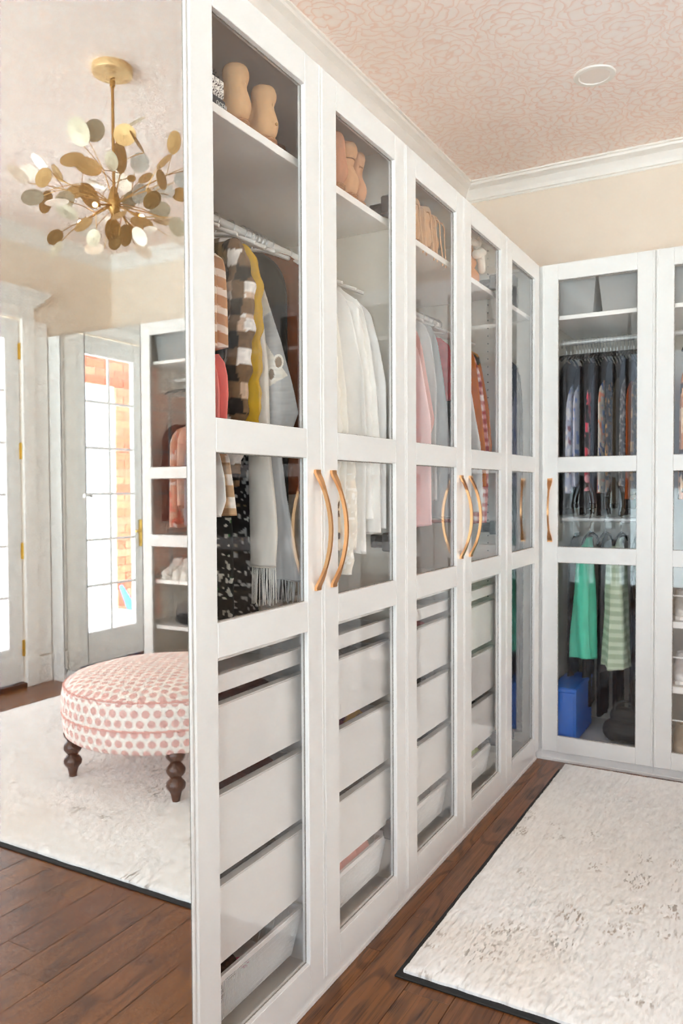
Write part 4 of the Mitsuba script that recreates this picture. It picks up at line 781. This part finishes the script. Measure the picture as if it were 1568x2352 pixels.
storage(FB, .03, .30, 'translucent storage box on the top shelf of the second back wardrobe'); storage(FE, .05, .45, 'grey storage box on the top shelf beside the mirror doors')
storage(FD, .05, .45, 'translucent storage box on the top shelf in the middle of the back row')
# bottom of the corner wardrobe
k = thing('blue_bin', 'blue cloth bin at the bottom left of the corner wardrobe', 'bin')
obj('body', FA.m(cbox((-.42, -.05, .03, .15, .079, .34), .012)), 'm_blue', k); obj('rim', FA.m(cbox((-.425, -.045, .027, .153, .32, .345), .006)), 'm_blue', k)
m = hullchain([((-.20, .30, .135, .055), (-.20, .40, .135, .055)), ((-.22, .32, .20, .045), (-.22, .38, .20, .045)), ((-.33, .33, .14, .055), (-.33, .40, .14, .05))], .014, 6)
k = thing('black_bag', 'round black bag on the floor of the corner wardrobe', 'bag'); obj('body', FA.m(m), 'm_black', k, smooth=True)
obj('strap', FA.m(tube([(-.17, .35 + .045 * math.cos(t), .235 + .05 * math.sin(t)) for t in np.linspace(0, math.pi, 12)], .005, 8)), 'm_black', k)
# shoes
SH = 3
for z, cols in ((.7005, (('#d9d4cc', 'white shoe'), ('#cdb9a2', 'beige shoe'), ('#3a302a', 'dark shoe'), ('#a85a3a', 'rust shoe'), ('#8a8580', 'grey shoe'), ('#2a2624', 'black shoe'))), (.4105, (('#e2dcd6', 'white shoe'), ('#b98a95', 'pink trainer'), ('#5a5f86', 'blue trainer'), ('#c9b49b', 'beige shoe'), ('#4a3a30', 'brown shoe'), ('#77716a', 'grey shoe'))),
               (.0785, (('#c2b09a', 'cream sandal'), ('#a9947a', 'beige sandal'), ('#6d5238', 'brown shoe'), ('#2a2624', 'black shoe'), ('#c7beb4', 'pale shoe'), ('#8a6a4a', 'tan shoe')))):
    for i, (c, n) in enumerate(cols):
        boot('shoe', f"{n}, {('first', 'second', 'third', 'fourth', 'fifth', 'sixth')[i]} from the left on the {'upper' if z > .6 else 'middle' if z > .2 else 'lowest'} shoe shelf", FB, .10 + i * .135, -.075, z, .085, c, cat='shoe', sole='#e6e0d8', r=.032)
for i, w in enumerate((.14, .24, .31, .40)): boot('white_shoe', f"white shoe, {('first', 'second', 'third', 'fourth')[i]} from the left on the upper shelf beside the mirror doors", FE, w, -.07, .7325, .10, '#ece4da', cat='shoe', sole='#e9e2d8')
ms = []; pb = random.Random(5)
for i in range(700):
    d = np.array([pb.gauss(0, 1), pb.gauss(0, 1), abs(pb.gauss(0, 1))]); d /= np.linalg.norm(d); e = d * np.array([.09, .13, .085]); b = np.array([-.17, .22, .455]); ms.append(tube([b + e * .7, b + e * (.95 + .2 * pb.random()) + np.array([0, 0, .004])], (.004, .001), 4, False))
obj('fur_stole', FE.m(cat_(ms + [moved(trimesh.creation.icosphere(3, .075), (-.17, .22, .524)), moved(trimesh.creation.icosphere(3, .07), (-.17, .29, .518)), moved(trimesh.creation.icosphere(3, .07), (-.17, .15, .518))])), 'm_black', label='fluffy black fur stole on the lower shelf beside the mirror doors', cat='fur stole')
# folded clothes that show between the drawers and in the baskets
def folded(fr, w0, w1, z0, h, col, label, name='folded_clothes', cat='clothes', seed=1, u0=-.46, u1=-.09):
    n = 4; bones = []; rr = random.Random(seed)
    for i in range(n):
        w = w0 + (w1 - w0) * (i + .5) / n; r = min((w1 - w0) / n * .62, h * .5)
        bones.append(((u0 + .03, w, z0 + r, r), (u1 - r, w + rr.uniform(-.01, .01), z0 + r + rr.uniform(0, max(h - 2 * r, .0)), r)))
    m = hullchain(bones, .02, 5); V = m.vertices; m.vertices[:, 2] = np.maximum(V[:, 2], z0)
    V = m.vertices; obj(name, ply(fr.m(m), 'm_fab', True, color=np.clip(col(V[:, 0], V[:, 1], V[:, 2], V[:, 1] * 8), 0, 1)), None, label=label, cat=cat)
dk = lambda c: plain(c, .25)
rows = [(.679, .139, 'top'), (.479, .148, 'second'), (.284, .142, 'third')]
fold_cols = {0: ('#2a1712', '#5c1d18', '#3b2a20'), 1: ('#1d1f1d', '#8f4a66', '#4a3528'), 2: ('#d98e8e', '#2c2a2c', '#77757a'), 3: ('#6d6485', '#1c1f1a', '#161718')}
WHO = ('first', 'second', 'third', 'fourth')
for ci, (fr, a, b) in enumerate(((FR, .035, .47), (FR, .53, .965), (FR2, .035, .47), (FR2, .53, .965))):
    for ri, (z0, h, rn) in enumerate(rows):
        col = dk(fold_cols[ci][ri])
        if (ci, ri) == (1, 1): col = spots('#7d3a56', ('#d9cf6a', '#e0b13c', '#c43d5c', '#9fc08a'), 30, .52, 3)
        folded(fr, a, b, z0 + .0, h - .004, col, f'folded clothes in the {rn} drawer behind the {WHO[ci]} glass door of the run', seed=ci * 5 + ri)
folded(FR, .06, .25, .122, .12, dk('#131013'), 'black garment with a pink edge in the near wire basket', 'pink_edged_garment', 'clothes', 31, u0=-.40, u1=-.075)
folded(FR, .25, .275, .122, .14, dk('#c22c6e'), 'hot pink strap in the near wire basket', 'pink_strap', 'clothes', 34, u0=-.30, u1=-.08)
folded(FR, .57, .93, .122, .155, plain('#e3a799', .14), 'salmon pink cloth heaped in the second wire basket', 'pink_cloth', 'cloth', 32, u0=-.42, u1=-.075)
folded(FR2, .08, .42, .122, .13, spots('#8f8a86', ('#dfe4da', '#b9c2ab'), 22, .5, 3), 'grey and pale green cloth in the third wire basket', 'grey_cloth', 'cloth', 33, u0=-.42, u1=-.085)
folded(FR2, .58, .75, .122, .15, plain('#e89a8b', .1), 'coral cloth in the fourth wire basket', 'coral_cloth', 'cloth', 35, u0=-.42, u1=-.08)
folded(FR2, .77, .93, .122, .12, plain('#bcca8c', .1), 'lime green cloth in the fourth wire basket', 'green_cloth', 'cloth', 36, u0=-.42, u1=-.08)

# ---------------------------------------------------------------- outside the french doors
obj('patio', qbox((XR + .12, 16, -8, 12, -.09, -.05)), 'm_concrete', label='pale concrete patio outside the french doors', kind=K)
BX, BL = 4.60, .235
bw = obj('wall_patio', cat_([qbox((BX + .008, BX + .20, -.70, .664, -.05, 2.29)), qbox((BX + .008, BX + .20, -.70, 2.95, 2.29, 2.95)), qbox((BX + .008, BX + .20, 2.62, 2.95, -.05, 2.29))]), 'm_mortar', label='red brick patio wall with a wide opening, outside the french doors', kind=K)
BM = [ply(cbox((0, .012, .004, L - .004, .004, .074), .003), f'm_brick{i}') for i in range(4) for L in (BL,)]
BH = [ply(cbox((0, .012, .004, BL / 2 - .004, .004, .074), .003), f'm_brick{i}') for i in range(4)]
br = random.Random(12)
def bricks(y0, y1, z0, z1):
    n = int(round((z1 - z0) / .078))
    for r in range(n):
        y = y0; z = z0 + r * (z1 - z0) / n
        if r % 2: obj('brick', {**br.choice(BH), 'to_world': T().translate([BX - .004, y, z])}, None, bw); y += BL / 2
        while y < y1 - BL * .9: obj('brick', {**br.choice(BM), 'to_world': T().translate([BX - .004, y, z])}, None, bw); y += BL
        if y < y1 - BL * .4: obj('brick', {**br.choice(BH), 'to_world': T().translate([BX - .004, y, z])}, None, bw)
bricks(.077, .664, -.05, 2.29); bricks(.077, 2.90, 2.29, 2.92)
bricks(-.51, .077, .50, 2.29)
k = thing('plant_pot', 'round white plant pot on the patio', 'plant pot'); obj('body', moved(lathe([(0, 0), (.13, 0), (.15, .02), (.19, .16), (.205, .20), (.21, .235), (.195, .235), (.185, .20), (0, .19)], 32), (4.35, 1.02, -.05)), 'm_pot', k, smooth=40)
m = tube([(4.45, .53, -.05), (4.50, .59, .18), (4.56, .655, .38)], (.045, .04, .018), 10); obj('blue_bat', m, 'm_blue', label='blue plastic bat leaning against the brick wall', cat='bat', smooth=True)
pb = thing('planter', 'low red wood planter at the edge of the patio', 'planter')
for i in range(9): obj('board', cbox((5.6, 5.63, .3 + i * .16, .45 + i * .16, -.05, .26), .004), 'm_redwood', pb)
for k_, l in list(labels.items()):
    if '__' in k_ : l.pop('category', None)
